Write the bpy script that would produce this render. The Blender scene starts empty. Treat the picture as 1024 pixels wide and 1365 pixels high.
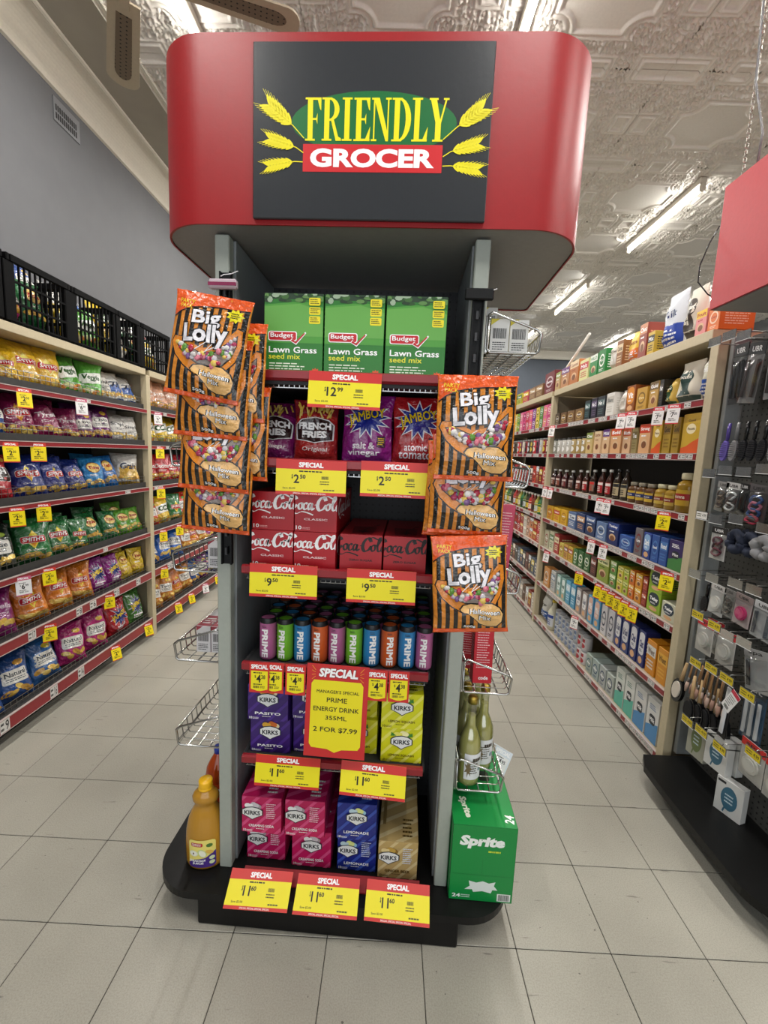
import bpy, bmesh, math, random
from math import sin, cos, pi, radians as R, sqrt
from mathutils import Vector, Matrix
random.seed(7)
SC = bpy.context.scene
COL = SC.collection
# ------------------------------------------------------------------ camera
CAM_Z = 1.56
cam_d = bpy.data.cameras.new('camera')
cam_d.sensor_fit = 'HORIZONTAL'; cam_d.sensor_width = 36.0
cam_d.lens = 582.28 * 36.0 / 1024.0
cam_d.clip_start = 0.02; cam_d.clip_end = 100
cam = bpy.data.objects.new('camera', cam_d); COL.objects.link(cam)
def cam_matrix(pit, yaw, roll):
    cy, sy, cp, sp, cr, sr = cos(yaw), sin(yaw), cos(pit), sin(pit), cos(roll), sin(roll)
    f = Vector((sy*cp, cy*cp, -sp)); r = Vector((cy, -sy, 0)); d = f.cross(r)
    r2 = cr*r + sr*d; d2 = -sr*r + cr*d
    m = Matrix((r2, -d2, -f)).transposed().to_4x4(); m.translation = (0, 0, CAM_Z); return m
cam.matrix_world = cam_matrix(0.1329450, -0.0118704, -0.0429758)
SC.camera = cam
# ------------------------------------------------------------------ view, world, daylight
SC.view_settings.view_transform = 'Standard'; SC.view_settings.look = 'None'
SC.view_settings.gamma = 1.0; SC.view_settings.use_curve_mapping = False
SC.view_settings.exposure = -0.14
wd = bpy.data.worlds.new('world'); SC.world = wd; wd.use_nodes = True
wd.node_tree.nodes['Background'].inputs[0].default_value = (0.75, 0.85, 1.0, 1)
wd.node_tree.nodes['Background'].inputs[1].default_value = 0.35
try:
    SC.cycles.max_bounces = 7; SC.cycles.diffuse_bounces = 4; SC.cycles.glossy_bounces = 3
    SC.cycles.transmission_bounces = 6; SC.cycles.transparent_max_bounces = 10
    SC.cycles.sample_clamp_indirect = 4.0; SC.cycles.caustics_reflective = False; SC.cycles.caustics_refractive = False
except Exception: pass
TUBE_W = 36.0       # watts of each tube's lamp
DAY_W = 74.0        # daylight through the shop front
def area_light(name, loc, rot, sx, sy, w, col):
    l = bpy.data.lights.new(name, 'AREA'); l.shape = 'RECTANGLE'; l.size = sx; l.size_y = sy; l.energy = w; l.color = col
    o = bpy.data.objects.new(name, l); COL.objects.link(o); o.location = loc; o.rotation_euler = rot; return o
area_light('window_daylight', (-0.3, -2.55, 1.7), (R(90), 0, 0), 4.6, 2.3, DAY_W, (0.93, 0.96, 1.0))

# ------------------------------------------------------------------ helpers: materials
def lin(h):
    h = h.lstrip('#'); c = [int(h[i:i+2], 16)/255 for i in (0, 2, 4)]
    return tuple(x/12.92 if x <= .04045 else ((x+.055)/1.055)**2.4 for x in c) + (1,)
MATS = {}
def M(col, kind='', rough=None, **kw):
    key = (col, kind, rough, tuple(sorted(kw.items())))
    if key in MATS: return MATS[key]
    m = bpy.data.materials.new((kind or 'plain') + '_' + col.strip('#')); m.use_nodes = True
    nt = m.node_tree; N = nt.nodes; L = nt.links; b = N['Principled BSDF']
    b.inputs['Base Color'].default_value = lin(col)
    rr = {'': .5, 'card': .42, 'foil': .25, 'gloss': .18, 'steel': .22, 'paint': .45, 'black': .5, 'matt': .8, 'ink': .4, 'glass': .05, 'liquid': .08}.get(kind, .5)
    b.inputs['Roughness'].default_value = rr if rough is None else rough
    def tex(scale, det=3, coord='Object', typ='ShaderNodeTexNoise'):
        tc = N.new('ShaderNodeTexCoord'); t = N.new(typ); t.inputs['Scale'].default_value = scale
        if typ == 'ShaderNodeTexNoise': t.inputs['Detail'].default_value = det
        L.new(tc.outputs[coord], t.inputs['Vector']); return t
    def mott(t, amt, out=0):
        mx = N.new('ShaderNodeMix'); mx.data_type = 'RGBA'; c = lin(col)
        mx.inputs['A'].default_value = tuple(x*(1-amt) for x in c[:3])+(1,); mx.inputs['B'].default_value = tuple(min(1, x*(1+amt)) for x in c[:3])+(1,)
        L.new(t.outputs[out], mx.inputs['Factor']); L.new(mx.outputs['Result'], b.inputs['Base Color'])
    def bump(t, s, d=.01):
        bp = N.new('ShaderNodeBump'); bp.inputs['Strength'].default_value = s; bp.inputs['Distance'].default_value = d
        L.new(t.outputs[0], bp.inputs['Height']); L.new(bp.outputs['Normal'], b.inputs['Normal'])
    if kind == 'steel': b.inputs['Metallic'].default_value = 1.0
    if kind == 'foil':
        t = tex(9, 5); t2 = tex(38, 2, typ='ShaderNodeTexNoise'); ad = N.new('ShaderNodeMath'); ad.operation = 'MULTIPLY_ADD'; ad.inputs[1].default_value = .25
        L.new(t2.outputs[0], ad.inputs[0]); L.new(t.outputs[0], ad.inputs[2]); bump(ad, 1.0, .035); b.inputs['Coat Weight'].default_value = .6; b.inputs['Coat Roughness'].default_value = .08
    if kind == 'paint':
        t = tex(60, 4); mott(t, .08); bump(t, .12, .002)
    if kind == 'matt': mott(tex(9, 5), .07)
    if kind == 'crate': b.inputs['Specular IOR Level'].default_value = .08; b.inputs['Roughness'].default_value = .7
    if kind == 'black': mott(tex(40, 5), .25); b.inputs['Specular IOR Level'].default_value = .22
    if kind == 'glass':
        b.inputs['Transmission Weight'].default_value = 1.0; b.inputs['IOR'].default_value = 1.45
    if kind == 'liquid': b.inputs['Transmission Weight'].default_value = .5; b.inputs['IOR'].default_value = 1.1
    if kind == 'clear':      # thin clear plastic film or pane
        tr = N.new('ShaderNodeBsdfTransparent'); gl = N.new('ShaderNodeBsdfGlossy'); mx = N.new('ShaderNodeMixShader')
        tr.inputs[0].default_value = lin(col); gl.inputs['Roughness'].default_value = .12
        mx.inputs[0].default_value = kw.get('mix', .18)
        L.new(tr.outputs[0], mx.inputs[1]); L.new(gl.outputs[0], mx.inputs[2]); L.new(mx.outputs[0], N['Material Output'].inputs['Surface'])
    if kind == 'emit':
        b.inputs['Emission Color'].default_value = lin(col); b.inputs['Emission Strength'].default_value = kw.get('e', 5)
    if kind == 'tile':
        oi = N.new('ShaderNodeObjectInfo'); geo = N.new('ShaderNodeNewGeometry')
        def nz(s, d, sc=(1, 1, 1)):
            mp = N.new('ShaderNodeMapping'); mp.inputs['Scale'].default_value = sc
            t = N.new('ShaderNodeTexNoise'); t.inputs['Scale'].default_value = s; t.inputs['Detail'].default_value = d
            L.new(geo.outputs['Position'], mp.inputs[0]); L.new(mp.outputs[0], t.inputs['Vector']); return t
        n1 = nz(3.1, 6); n2 = nz(240, 2); n3 = nz(26, 3, (.35, 2.2, 1)); n4 = nz(55, 2)
        def ramp(t, p0, p1, c0, c1):
            r = N.new('ShaderNodeValToRGB'); r.color_ramp.elements[0].position = p0; r.color_ramp.elements[1].position = p1
            r.color_ramp.elements[0].color = c0; r.color_ramp.elements[1].color = c1; L.new(t.outputs[0], r.inputs[0]); return r
        def mul(a, bb, f=1.0):
            mx = N.new('ShaderNodeMix'); mx.data_type = 'RGBA'; mx.blend_type = 'MULTIPLY'; mx.inputs['Factor'].default_value = f
            L.new(a, mx.inputs['A']); L.new(bb, mx.inputs['B']); return mx.outputs['Result']
        base = N.new('ShaderNodeRGB'); base.outputs[0].default_value = lin(col)
        g = lambda v: (v, v, v*.99, 1)
        r0 = ramp(oi, 0, 1, g(.95), g(1.0)); L.new(oi.outputs['Random'], r0.inputs[0])
        c = mul(base.outputs[0], r0.outputs[0]); c = mul(c, ramp(n1, .3, .65, g(.86), g(1.0)).outputs[0])
        c = mul(c, ramp(n2, .3, .62, g(.84), g(1.03)).outputs[0]); c = mul(c, ramp(n3, .24, .31, g(.5), g(1.0)).outputs[0]); c = mul(c, ramp(n4, .235, .26, g(.35), g(1.0)).outputs[0])
        L.new(c, b.inputs['Base Color']); rg = ramp(n1, .3, .7, g(.28), g(.42)); L.new(rg.outputs[0], b.inputs['Roughness'])
        bp = N.new('ShaderNodeBump'); bp.inputs['Strength'].default_value = .08; bp.inputs['Distance'].default_value = .002
        L.new(n2.outputs[0], bp.inputs['Height']); L.new(bp.outputs[0], b.inputs['Normal'])
    if kind == 'perf':       # punched pegboard: rows of small round holes
        tc = N.new('ShaderNodeTexCoord'); vm = N.new('ShaderNodeVectorMath'); vm.operation = 'SCALE'; vm.inputs['Scale'].default_value = 1/.0254
        fr = N.new('ShaderNodeVectorMath'); fr.operation = 'FRACTION'; sb = N.new('ShaderNodeVectorMath'); sb.operation = 'SUBTRACT'; sb.inputs[1].default_value = (.5, .5, .5)
        mk = N.new('ShaderNodeVectorMath'); mk.operation = 'MULTIPLY'; mk.inputs[1].default_value = kw.get('ax', (1, 0, 1))
        ln = N.new('ShaderNodeVectorMath'); ln.operation = 'LENGTH'; lt = N.new('ShaderNodeMath'); lt.operation = 'GREATER_THAN'; lt.inputs[1].default_value = .16
        mx = N.new('ShaderNodeMix'); mx.data_type = 'RGBA'; mx.inputs['A'].default_value = (.004, .004, .004, 1); mx.inputs['B'].default_value = lin(col)
        for a, c2 in ((tc.outputs['Object'], vm.inputs[0]), (vm.outputs[0], fr.inputs[0]), (fr.outputs[0], sb.inputs[0]), (sb.outputs[0], mk.inputs[0]), (mk.outputs[0], ln.inputs[0]), (ln.outputs['Value'], lt.inputs[0]), (lt.outputs[0], mx.inputs['Factor']), (mx.outputs['Result'], b.inputs['Base Color'])): L.new(a, c2)
    MATS[key] = m; return m

# ------------------------------------------------------------------ helpers: mesh builder
class MB:
    def __init__(s): s.v = []; s.f = []; s.fm = []; s.sm = []; s.mats = []; s.T = None
    def mi(s, m):
        if m not in s.mats: s.mats.append(m)
        return s.mats.index(m)
    def pt(s, p):
        if s.T is not None: p = s.T @ Vector(p)
        s.v.append(tuple(p)); return len(s.v)-1
    def face(s, idx, m, sm=False): s.f.append(tuple(idx)); s.fm.append(s.mi(m)); s.sm.append(sm)
    def add(s, pts, faces, m, sm=False):
        b = len(s.v)
        for p in pts: s.pt(p)
        for f in faces: s.face([b+i for i in f], m, sm)
    def convex(s, pts, faces, m, sm=False):
        c = Vector((0, 0, 0))
        for p in pts: c += Vector(p)
        c /= len(pts); out = []
        for f in faces:
            P = [Vector(pts[i]) for i in f]; n = (P[1]-P[0]).cross(P[2]-P[0]); out.append(f if n.dot(P[0]-c) > 0 else f[::-1])
        s.add(pts, out, m, sm); return s
    def box(s, x0, x1, y0, y1, z0, z1, m, b=0):
        if b <= 0:
            pts = [(x, y, z) for x in (x0, x1) for y in (y0, y1) for z in (z0, z1)]
            return s.convex(pts, [(0, 1, 3, 2), (4, 5, 7, 6), (0, 1, 5, 4), (2, 3, 7, 6), (0, 2, 6, 4), (1, 3, 7, 5)], m)
        lo = (x0, y0, z0); hi = (x1, y1, z1); idx = {}; pts = []
        for sx in (0, 1):
            for sy in (0, 1):
                for sz in (0, 1):
                    sg = (sx, sy, sz)
                    for a in range(3):
                        idx[sg+(a,)] = len(pts)
                        pts.append(tuple((hi[k] - (0 if k == a else b)) if sg[k] else (lo[k] + (0 if k == a else b)) for k in range(3)))
        F = []
        def sgn(d): return tuple(d[k] for k in range(3))
        for a in range(3):
            o = [k for k in range(3) if k != a]
            for t in (0, 1):
                q = []
                for (i, j) in ((0, 0), (1, 0), (1, 1), (0, 1)): q.append(idx[sgn({a: t, o[0]: i, o[1]: j})+(a,)])
                F.append(tuple(q))
        for a in range(3):
            p, q = [k for k in range(3) if k != a]
            for i in (0, 1):
                for j in (0, 1):
                    F.append((idx[sgn({a: 0, p: i, q: j})+(p,)], idx[sgn({a: 1, p: i, q: j})+(p,)], idx[sgn({a: 1, p: i, q: j})+(q,)], idx[sgn({a: 0, p: i, q: j})+(q,)]))
        for sx in (0, 1):
            for sy in (0, 1):
                for sz in (0, 1): F.append(tuple(idx[(sx, sy, sz, a)] for a in range(3)))
        return s.convex(pts, F, m)
    def tube(s, path, r, m, n=6, cap=True):
        P = [Vector(p) for p in path]; rings = []; b = None; up = None
        for i, p in enumerate(P):
            d = ((P[i+1]-p).normalized() if i < len(P)-1 else Vector((0, 0, 0))) + ((p-P[i-1]).normalized() if i > 0 else Vector((0, 0, 0)))
            if d.length < 1e-9: d = P[i]-P[i-1]
            d.normalize()
            if up is None: up = d.orthogonal().normalized()
            up = (up - d*up.dot(d)).normalized(); w = d.cross(up)
            rr = r[i] if isinstance(r, (list, tuple)) else r
            rings.append([s.pt(p + (up*cos(2*pi*k/n) + w*sin(2*pi*k/n))*rr) for k in range(n)])
        for a, c in zip(rings, rings[1:]):
            for k in range(n): s.face((a[k], a[(k+1) % n], c[(k+1) % n], c[k]), m, n > 5)
        if cap: s.face(rings[0][::-1], m); s.face(rings[-1], m)
        return s
    def lathe(s, prof, m, n=20, cx=0, cy=0, sx=1, sy=1, mf=None):
        rings = []
        for r, z in prof:
            rings.append([s.pt((cx+r*sx*cos(2*pi*k/n), cy+r*sy*sin(2*pi*k/n), z)) for k in range(n)])
        for j, (a, c) in enumerate(zip(rings, rings[1:])):
            mm = mf(j) if mf else m
            for k in range(n): s.face((a[k], a[(k+1) % n], c[(k+1) % n], c[k]), mm, True)
        s.face(rings[0][::-1], mf(0) if mf else m); s.face(rings[-1], mf(len(prof)-2) if mf else m)
        return s
    def prism(s, poly, z0, z1, m, axis='z', sm=False):   # poly in the plane, extruded along axis
        def q(a, b, c): return {'z': (a, b, c), 'y': (a, c, b), 'x': (c, a, b)}[axis]
        n = len(poly); area = sum(poly[i][0]*poly[(i+1) % n][1]-poly[(i+1) % n][0]*poly[i][1] for i in range(n))
        if area < 0: poly = poly[::-1]
        if axis == 'y': poly = poly[::-1]
        lo = [s.pt(q(a, b, z0)) for a, b in poly]; hi = [s.pt(q(a, b, z1)) for a, b in poly]
        s.face(lo[::-1], m); s.face(hi, m)
        for i in range(n): s.face((lo[i], lo[(i+1) % n], hi[(i+1) % n], hi[i]), m, sm)
        return s
    def mesh(s, name):
        me = bpy.data.meshes.new(name); me.from_pydata(s.v, [], s.f)
        for m in s.mats: me.materials.append(m)
        me.polygons.foreach_set('material_index', s.fm); me.polygons.foreach_set('use_smooth', s.sm)
        me.update(); return me
    def build(s, name, parent=None, loc=None, rot=None):
        return link(bpy.data.objects.new(name, s.mesh(name)), parent, loc, rot)
def link(o, parent=None, loc=None, rot=None):
    COL.objects.link(o)
    if parent is not None: o.parent = parent
    if loc is not None: o.location = loc
    if rot is not None: o.rotation_euler = rot
    return o
def tag(o, label=None, cat=None, group=None, kind=None):
    if label: o['label'] = label
    if cat: o['category'] = cat
    if group: o['group'] = group
    if kind: o['kind'] = kind
    return o
def empty(name, loc=(0, 0, 0), rot=(0, 0, 0)):
    o = bpy.data.objects.new(name, None); o.empty_display_size = .05; return link(o, None, loc, rot)
def copy_tree(o, parent=None):
    c = o.copy(); COL.objects.link(c)
    if parent is not None: c.parent = parent
    for ch in o.children: copy_tree(ch, c)
    return c
USED = set()
def put(proto, loc, rot, label, cat, group=None):     # first use moves the prototype itself, later uses copy it
    o = proto if proto.name not in USED else copy_tree(proto)
    USED.add(proto.name)
    o.location = loc; o.rotation_euler = rot if isinstance(rot, (tuple, list)) else (0, 0, rot)
    return tag(o, label, cat, group)

# ------------------------------------------------------------------ helpers: flat print
TXT = {}
def text_mesh(t, bold=0.0, res=2):
    k = (t, bold, res)
    if k not in TXT:
        cu = bpy.data.curves.new('t', 'FONT'); cu.body = t; cu.resolution_u = res; cu.offset = bold; cu.dimensions = '2D'
        cu.fill_mode = 'BOTH' if hasattr(cu, 'fill_mode') else cu.fill_mode
        cu.space_line = .85; cu.align_x = 'CENTER'
        o = bpy.data.objects.new('t', cu); m = bpy.data.meshes.new_from_object(o)
        vs = [(v.co.x, v.co.y) for v in m.vertices]; fs = [tuple(p.vertices) for p in m.polygons]
        bpy.data.objects.remove(o); bpy.data.curves.remove(cu); bpy.data.meshes.remove(m)
        x0 = min(v[0] for v in vs); x1 = max(v[0] for v in vs); y0 = min(v[1] for v in vs); y1 = max(v[1] for v in vs)
        TXT[k] = ([((x-x0)/(x1-x0), (y-y0)/(y1-y0)) for x, y in vs], fs, (x1-x0)/(y1-y0))
    return TXT[k]
def ell(cx, cy, rx, ry, n=20, a0=0, a1=2*pi, rot=0):
    full = abs(a1-a0-2*pi) < 1e-6
    k = n if full else n+1
    return [(cx+rx*cos(a0+(a1-a0)*i/n)*cos(rot)-ry*sin(a0+(a1-a0)*i/n)*sin(rot), cy+rx*cos(a0+(a1-a0)*i/n)*sin(rot)+ry*sin(a0+(a1-a0)*i/n)*cos(rot)) for i in range(k)]
class P:
    def __init__(s): s.it = []; s.lay = 0
    def add(s, vs, fs, col, lay=None):
        if lay is None: s.lay += 1; lay = s.lay
        s.it.append((vs, fs, col, lay)); return s
    def poly(s, pts, col, lay=None): return s.add(list(pts), [tuple(range(len(pts)))], col, lay)
    def rect(s, x0, y0, x1, y1, col, lay=None): return s.poly([(x0, y0), (x1, y0), (x1, y1), (x0, y1)], col, lay)
    def rrect(s, x0, y0, x1, y1, r, col, n=4):
        p = []
        for cx, cy, a in ((x1-r, y0+r, -pi/2), (x1-r, y1-r, 0), (x0+r, y1-r, pi/2), (x0+r, y0+r, pi)): p += ell(cx, cy, r, r, n, a, a+pi/2)
        return s.poly(p, col)
    def ellipse(s, cx, cy, rx, ry, col, n=20, rot=0): return s.poly(ell(cx, cy, rx, ry, n, rot=rot), col)
    def star(s, cx, cy, r0, r1, k, col, sx=1, sy=1, rot=0):
        vs = [(cx+sx*(r0 if i % 2 else r1)*cos(rot+pi*i/k), cy+sy*(r0 if i % 2 else r1)*sin(rot+pi*i/k)) for i in range(2*k)]+[(cx, cy)]
        return s.add(vs, [(i, (i+1) % (2*k), 2*k) for i in range(2*k)], col)
    def band(s, pts, w, col, lay=None):      # a ribbon of varying width along a line
        L, Rr = [], []; n = len(pts)
        for i, (x, y) in enumerate(pts):
            a = pts[max(0, i-1)]; b = pts[min(n-1, i+1)]; dx, dy = b[0]-a[0], b[1]-a[1]; d = sqrt(dx*dx+dy*dy) or 1
            ww = (w(i/(n-1)) if callable(w) else w)/2
            L.append((x-dy/d*ww, y+dx/d*ww)); Rr.append((x+dy/d*ww, y-dx/d*ww))
        vs = L+Rr; return s.add(vs, [(i, n+i, n+i+1, i+1) for i in range(n-1)], col, lay)
    def text(s, t, x0, y0, x1, y1, col, bold=0.0, shear=0.0, rot=0, fit=True, al='c', res=2, lay=None, arch=0):
        w, h = x1-x0, y1-y0; fb = 0
        if bold > 0 and any(c in t for c in 'MWmwg'):     # bold by overlaid shifted copies: outlines with notches stay clean
            fb = bold; v0, f0, asp = text_mesh(t, 0.0, res); dy = fb*.9; dx = fb*.9/asp; vs = []; fs = []
            for a, b in ((0, 0), (.8, .8), (-.8, .8), (.8, -.8), (-.8, -.8)):
                k = len(vs); vs += [((x+a*dx+dx)/(1+2*dx), (y+b*dy+dy)/(1+2*dy), k) for x, y in v0]; fs += [tuple(k+i for i in f) for f in f0]
        else: vs, fs, asp = text_mesh(t, bold, res)
        if not fit:
            ww = min(w, h*asp*1.0); x0 += {'c': (w-ww)/2, 'l': 0, 'r': w-ww}[al]; w = ww
        cx, cy = x0+w/2, y0+h/2; o = []
        for v_ in vs:
            a, b = v_[:2]; sub = round(v_[2]/max(1, len(vs)//5)) if len(v_) > 2 else 0
            x = (a-.5)*w + (b-.5)*h*shear; y = (b-.5)*h + arch*(1-(2*a-1)**2)
            o.append((cx+x*cos(rot)-y*sin(rot), cy+x*sin(rot)+y*cos(rot), sub))
        return s.add(o, fs, col, lay)
    def lines(s, x0, y0, x1, y1, n, col, seed=0, f=.45):  # tiny unreadable small print as rows of strokes
        rn = random.Random(seed); vs = []; fs = []; hh = (y1-y0)/n
        for i in range(n):
            x = x0; y = y1-(i+.75)*hh; xe = x1-(x1-x0)*rn.uniform(0, .3)
            while x < xe:
                w = min((x1-x0)*rn.uniform(.06, .2), xe-x); b = len(vs)
                vs += [(x, y), (x+w, y), (x+w, y+hh*f), (x, y+hh*f)]; fs.append((b, b+1, b+2, b+3)); x += w+(x1-x0)*.03
        return s.add(vs, fs, col)
    def bars(s, x0, y0, x1, y1, col='#111111', seed=1, n=16):
        rn = random.Random(seed); vs = []; fs = []; x = x0; w = (x1-x0)/n/1.9
        while x < x1-w:
            ww = w*rn.uniform(.5, 1.6); b = len(vs); vs += [(x, y0), (min(x+ww, x1), y0), (min(x+ww, x1), y1), (x, y1)]; fs.append((b, b+1, b+2, b+3)); x += ww+w*rn.uniform(.5, 1.3)
        return s.add(vs, fs, col)
    def emit(s, mb, fn, kind='card', clip=None, grid=None, step=.00028):
        done = []; its = []       # lowest layer that still clears everything printed under it
        for vs, fs, col, lay in sorted(s.it, key=lambda q: q[3]):
            xs = [v[0] for v in vs]; ys = [v[1] for v in vs]; bb = (min(xs), max(xs), min(ys), max(ys)); l = 0
            for c, k, b2, ol in done:
                if bb[0] < b2[1] and bb[1] > b2[0] and bb[2] < b2[3] and bb[3] > b2[2]: l = max(l, k if (c == col and ol == lay) else k+1)
            done.append((col, l, bb, lay)); its.append((vs, fs, col, l))
        for vs, fs, col, lay in its:
            mt = col if isinstance(col, bpy.types.Material) else M(col, kind)
            if clip or grid:
                bm = bmesh.new(); bv = [bm.verts.new((v[0], v[1], v[2]*.00004 if len(v) > 2 else 0)) for v in vs]
                for f in fs:
                    try: bm.faces.new([bv[i] for i in f])
                    except ValueError: pass
                def cut(co, no, clr):
                    if clr:
                        g = bm.verts[:]+bm.edges[:]+bm.faces[:]
                        if g: bmesh.ops.bisect_plane(bm, geom=g, plane_co=co, plane_no=no, clear_outer=True, dist=1e-7)
                    else:
                        g = bm.verts[:]+bm.edges[:]+bm.faces[:]
                        if g: bmesh.ops.bisect_plane(bm, geom=g, plane_co=co, plane_no=no, dist=1e-7)
                if clip:
                    x0, y0, x1, y1 = clip
                    if not (min(v[0] for v in vs) >= x0 and max(v[0] for v in vs) <= x1 and min(v[1] for v in vs) >= y0 and max(v[1] for v in vs) <= y1):
                        if len(fs) == 1 and len(fs[0]) > 4: bmesh.ops.triangulate(bm, faces=bm.faces[:])
                        cut((x0, 0, 0), (-1, 0, 0), 1); cut((x1, 0, 0), (1, 0, 0), 1); cut((0, y0, 0), (0, -1, 0), 1); cut((0, y1, 0), (0, 1, 0), 1)
                if grid and bm.verts:
                    gx, gy = grid
                    xs = [v.co.x for v in bm.verts]; ys = [v.co.y for v in bm.verts]; a, b2, c, d = min(xs), max(xs), min(ys), max(ys)
                    if len(fs) == 1 and len(fs[0]) > 4 and (b2-a > gx or d-c > gy): bmesh.ops.triangulate(bm, faces=bm.faces[:])
                    if len(fs) < 6000:
                        k = math.floor(a/gx)+1
                        while k*gx < b2: cut((k*gx, 0, 0), (1, 0, 0), 0); k += 1
                        k = math.floor(c/gy)+1
                        while k*gy < d: cut((0, k*gy, 0), (0, 1, 0), 0); k += 1
                bm.verts.index_update()
                vv = [(v.co.x, v.co.y, v.co.z) for v in bm.verts]; ff = [tuple(v.index for v in f.verts) for f in bm.faces]; bm.free()
            else: vv, ff = [(v[0], v[1], v[2]*.00004 if len(v) > 2 else 0) for v in vs], fs
            if ff: mb.add([fn(x, y, .0003+lay*step+z) for x, y, z in vv], ff, mt, grid is not None)
        return mb
def front(y0=0, dx=0, dz=0): return lambda u, v, d: (u+dx, y0-d, v+dz)
def ngon(r, n, a=0): return [(r*cos(a+2*pi*k/n), r*sin(a+2*pi*k/n)) for k in range(n)]

# ================================================================== THE SETTING
FL = 0.0; CEIL = 4.1; WX = -2.4; EX = 6.2; FY = -2.6; BY = 10.6
def struct(mb, name, parent=None, loc=None, rot=None): return tag(mb.build(name, parent, loc, rot), kind='structure')
m = MB(); m.box(WX-.1, EX+.1, FY-.1, BY+.1, -.12, -.004, M('#3a3733', 'matt')); floor = struct(m, 'floor')
TX, TY, TS = -1.0543, 0.9115, 0.305
mt = M('#aeaaa1', 'tile')
def tile_mesh():
    m = MB(); g = .0011; h = TS/2-g; b = .0015
    m.box(-h, h, -h, h, -.0035, 0, mt, b); return m.mesh('tile')
tm = tile_mesh(); cells = []
for i in range(-5, 24):
    for j in range(-12, 32):
        x, y = TX+(i+.5)*TS, TY+(j+.5)*TS
        if WX < x < EX and FY < y < BY: cells.append((x, y))
def seen(c):
    x, y = c
    if y < .15: return 9+abs(y)
    if x < -1.9 or x > 1.75*1.0 and y > 1.9 or x > 2.4: return 30+y
    return y
cells.sort(key=seen)
for x, y in cells[:296]:
    o = bpy.data.objects.new('tile', tm); link(o, floor, (x, y, 0))
m = MB()
for x, y in cells[296:]:
    h = TS/2-.0011; m.box(x-h, x+h, y-h, y+h, -.0035, 0, mt)
tag(m.build('tiles_beyond', floor), kind='stuff')
wg = M('#656669', 'matt'); cream = M('#c9c4b8', 'paint'); white = M('#d6d2c8', 'paint')
m = MB(); m.box(WX-.1, WX, FY, BY, 0, CEIL+.05, wg); wl = struct(m, 'wall_left')
m = MB(); m.box(EX, EX+.1, FY, BY, 0, CEIL+.05, wg); struct(m, 'wall_right')
m = MB(); m.box(WX-.1, EX+.1, BY, BY+.1, 0, CEIL+.05, M('#4c525b', 'matt')); struct(m, 'wall_back')
# shop front behind the camera, with its windows and door
m = MB(); wf = M('#8a8883', 'matt')
m.box(WX-.1, EX+.1, FY-.1, FY, 2.9, CEIL+.05, wf); m.box(WX-.1, EX+.1, FY-.1, FY, 0, .5, wf); m.box(WX-.1, -2.1, FY-.1, FY, .5, 2.9, wf)
m.box(4.6, EX+.1, FY-.1, FY, .5, 2.9, wf); m.box(2.1, 2.3, FY-.1, FY, .5, 2.9, wf); struct(m, 'wall_front')
for n, (a, b) in enumerate(((-2.1, 2.1), (2.3, 4.6))):
    m = MB(); fr = M('#55585c', 'paint')
    m.box(a, b, FY-.08, FY-.02, .5, .56, fr); m.box(a, b, FY-.08, FY-.02, 2.84, 2.9, fr)
    k = 3 if n == 0 else 2
    for i in range(k+1):
        x = a+(b-a)*i/k; m.box(max(a, x-.03), min(b, x+.03), FY-.08, FY-.02, .56, 2.84, fr)
    w = struct(m, 'window_%d' % (n+1)); g = MB(); g.box(a+.03, b-.03, FY-.052, FY-.046, .56, 2.84, M('#eef6f6', 'clear')); struct(g, 'window_pane', w)

# ceiling: pressed-metal panels with moulded relief, each a piece of its own
PW, PH = 1.16, 0.92
def relief(x, y):         # height of the moulding at a point of one panel, x in -PW/2..PW/2
    def rim(d, w): t = abs(d)/w; return (1-t*t) if t < 1 else 0
    def frame(px, py, hx, hy, cut=0):
        dx, dy = abs(x-px)-hx, abs(y-py)-hy; d = max(dx, dy)
        if cut: d = max(d, (dx+dy+cut)*.75)
        return d
    h = 0.0; best = 1.0
    # main medallion: a rectangle whose corners are bitten by quarter rounds
    d = frame(0, 0, .27, .22); c = .12-sqrt((abs(x)-.27)**2+(abs(y)-.22)**2); d0 = max(d, c)
    h += .016*rim(d0, .016)+.012*rim(d0-.036, .014)+.007*rim(d0-.062, .018); best = min(best, d0)
    if d0 < 0: h += .004*min(1, -d0/.03)
    for px, py, hx, hy, cut in ((PW/2, PH/2, .20, .065, .0), (-PW/2, PH/2, .20, .065, 0), (PW/2, -PH/2, .20, .065, 0), (-PW/2, -PH/2, .20, .065, 0),
                                (PW/2-.085, 0, .048, .07, 0), (-PW/2+.085, 0, .048, .07, 0), (.11, PH/2, .06, .055, 0), (-.11, PH/2, .06, .055, 0), (.11, -PH/2, .06, .055, 0), (-.11, -PH/2, .06, .055, 0)):
        d = frame(px, py, hx, hy, cut); best = min(best, d)
        h += .014*rim(d, .014)+.009*rim(d-.030, .012)
    if best > .035:      # embossed foliage between the frames
        k = min(1, (best-.035)/.02)
        h += k*.011*(sin(x*95+3*sin(y*60))*cos(y*88+2.5*sin(x*70))+.6*sin((x+y)*150)*cos((x-y)*140))
        h += .010*rim(((abs(x) % .145)-.07), .013)*k*(1 if best > .06 else 0)
    return h
tin = M('#d6d3ce', 'paint', rough=.30)
m = MB(); nx, ny = 150, 120; g = .0015
for j in range(ny+1):
    for i in range(nx+1):
        x = -PW/2+g+(PW-2*g)*i/nx; y = -PH/2+g+(PH-2*g)*j/ny; m.pt((x, y, -.012-relief(x, y)*1.15))
for j in range(ny):
    for i in range(nx):
        a = j*(nx+1)+i; m.face((a, a+nx+1, a+nx+2, a+1), tin, True)
pm = m.mesh('ceiling_panel')
BXI = -1.80
m = MB(); m.box(WX-.1, EX+.1, FY-.1, BY+.1, CEIL, CEIL+.1, cream); ceil = struct(m, 'ceiling')
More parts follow.
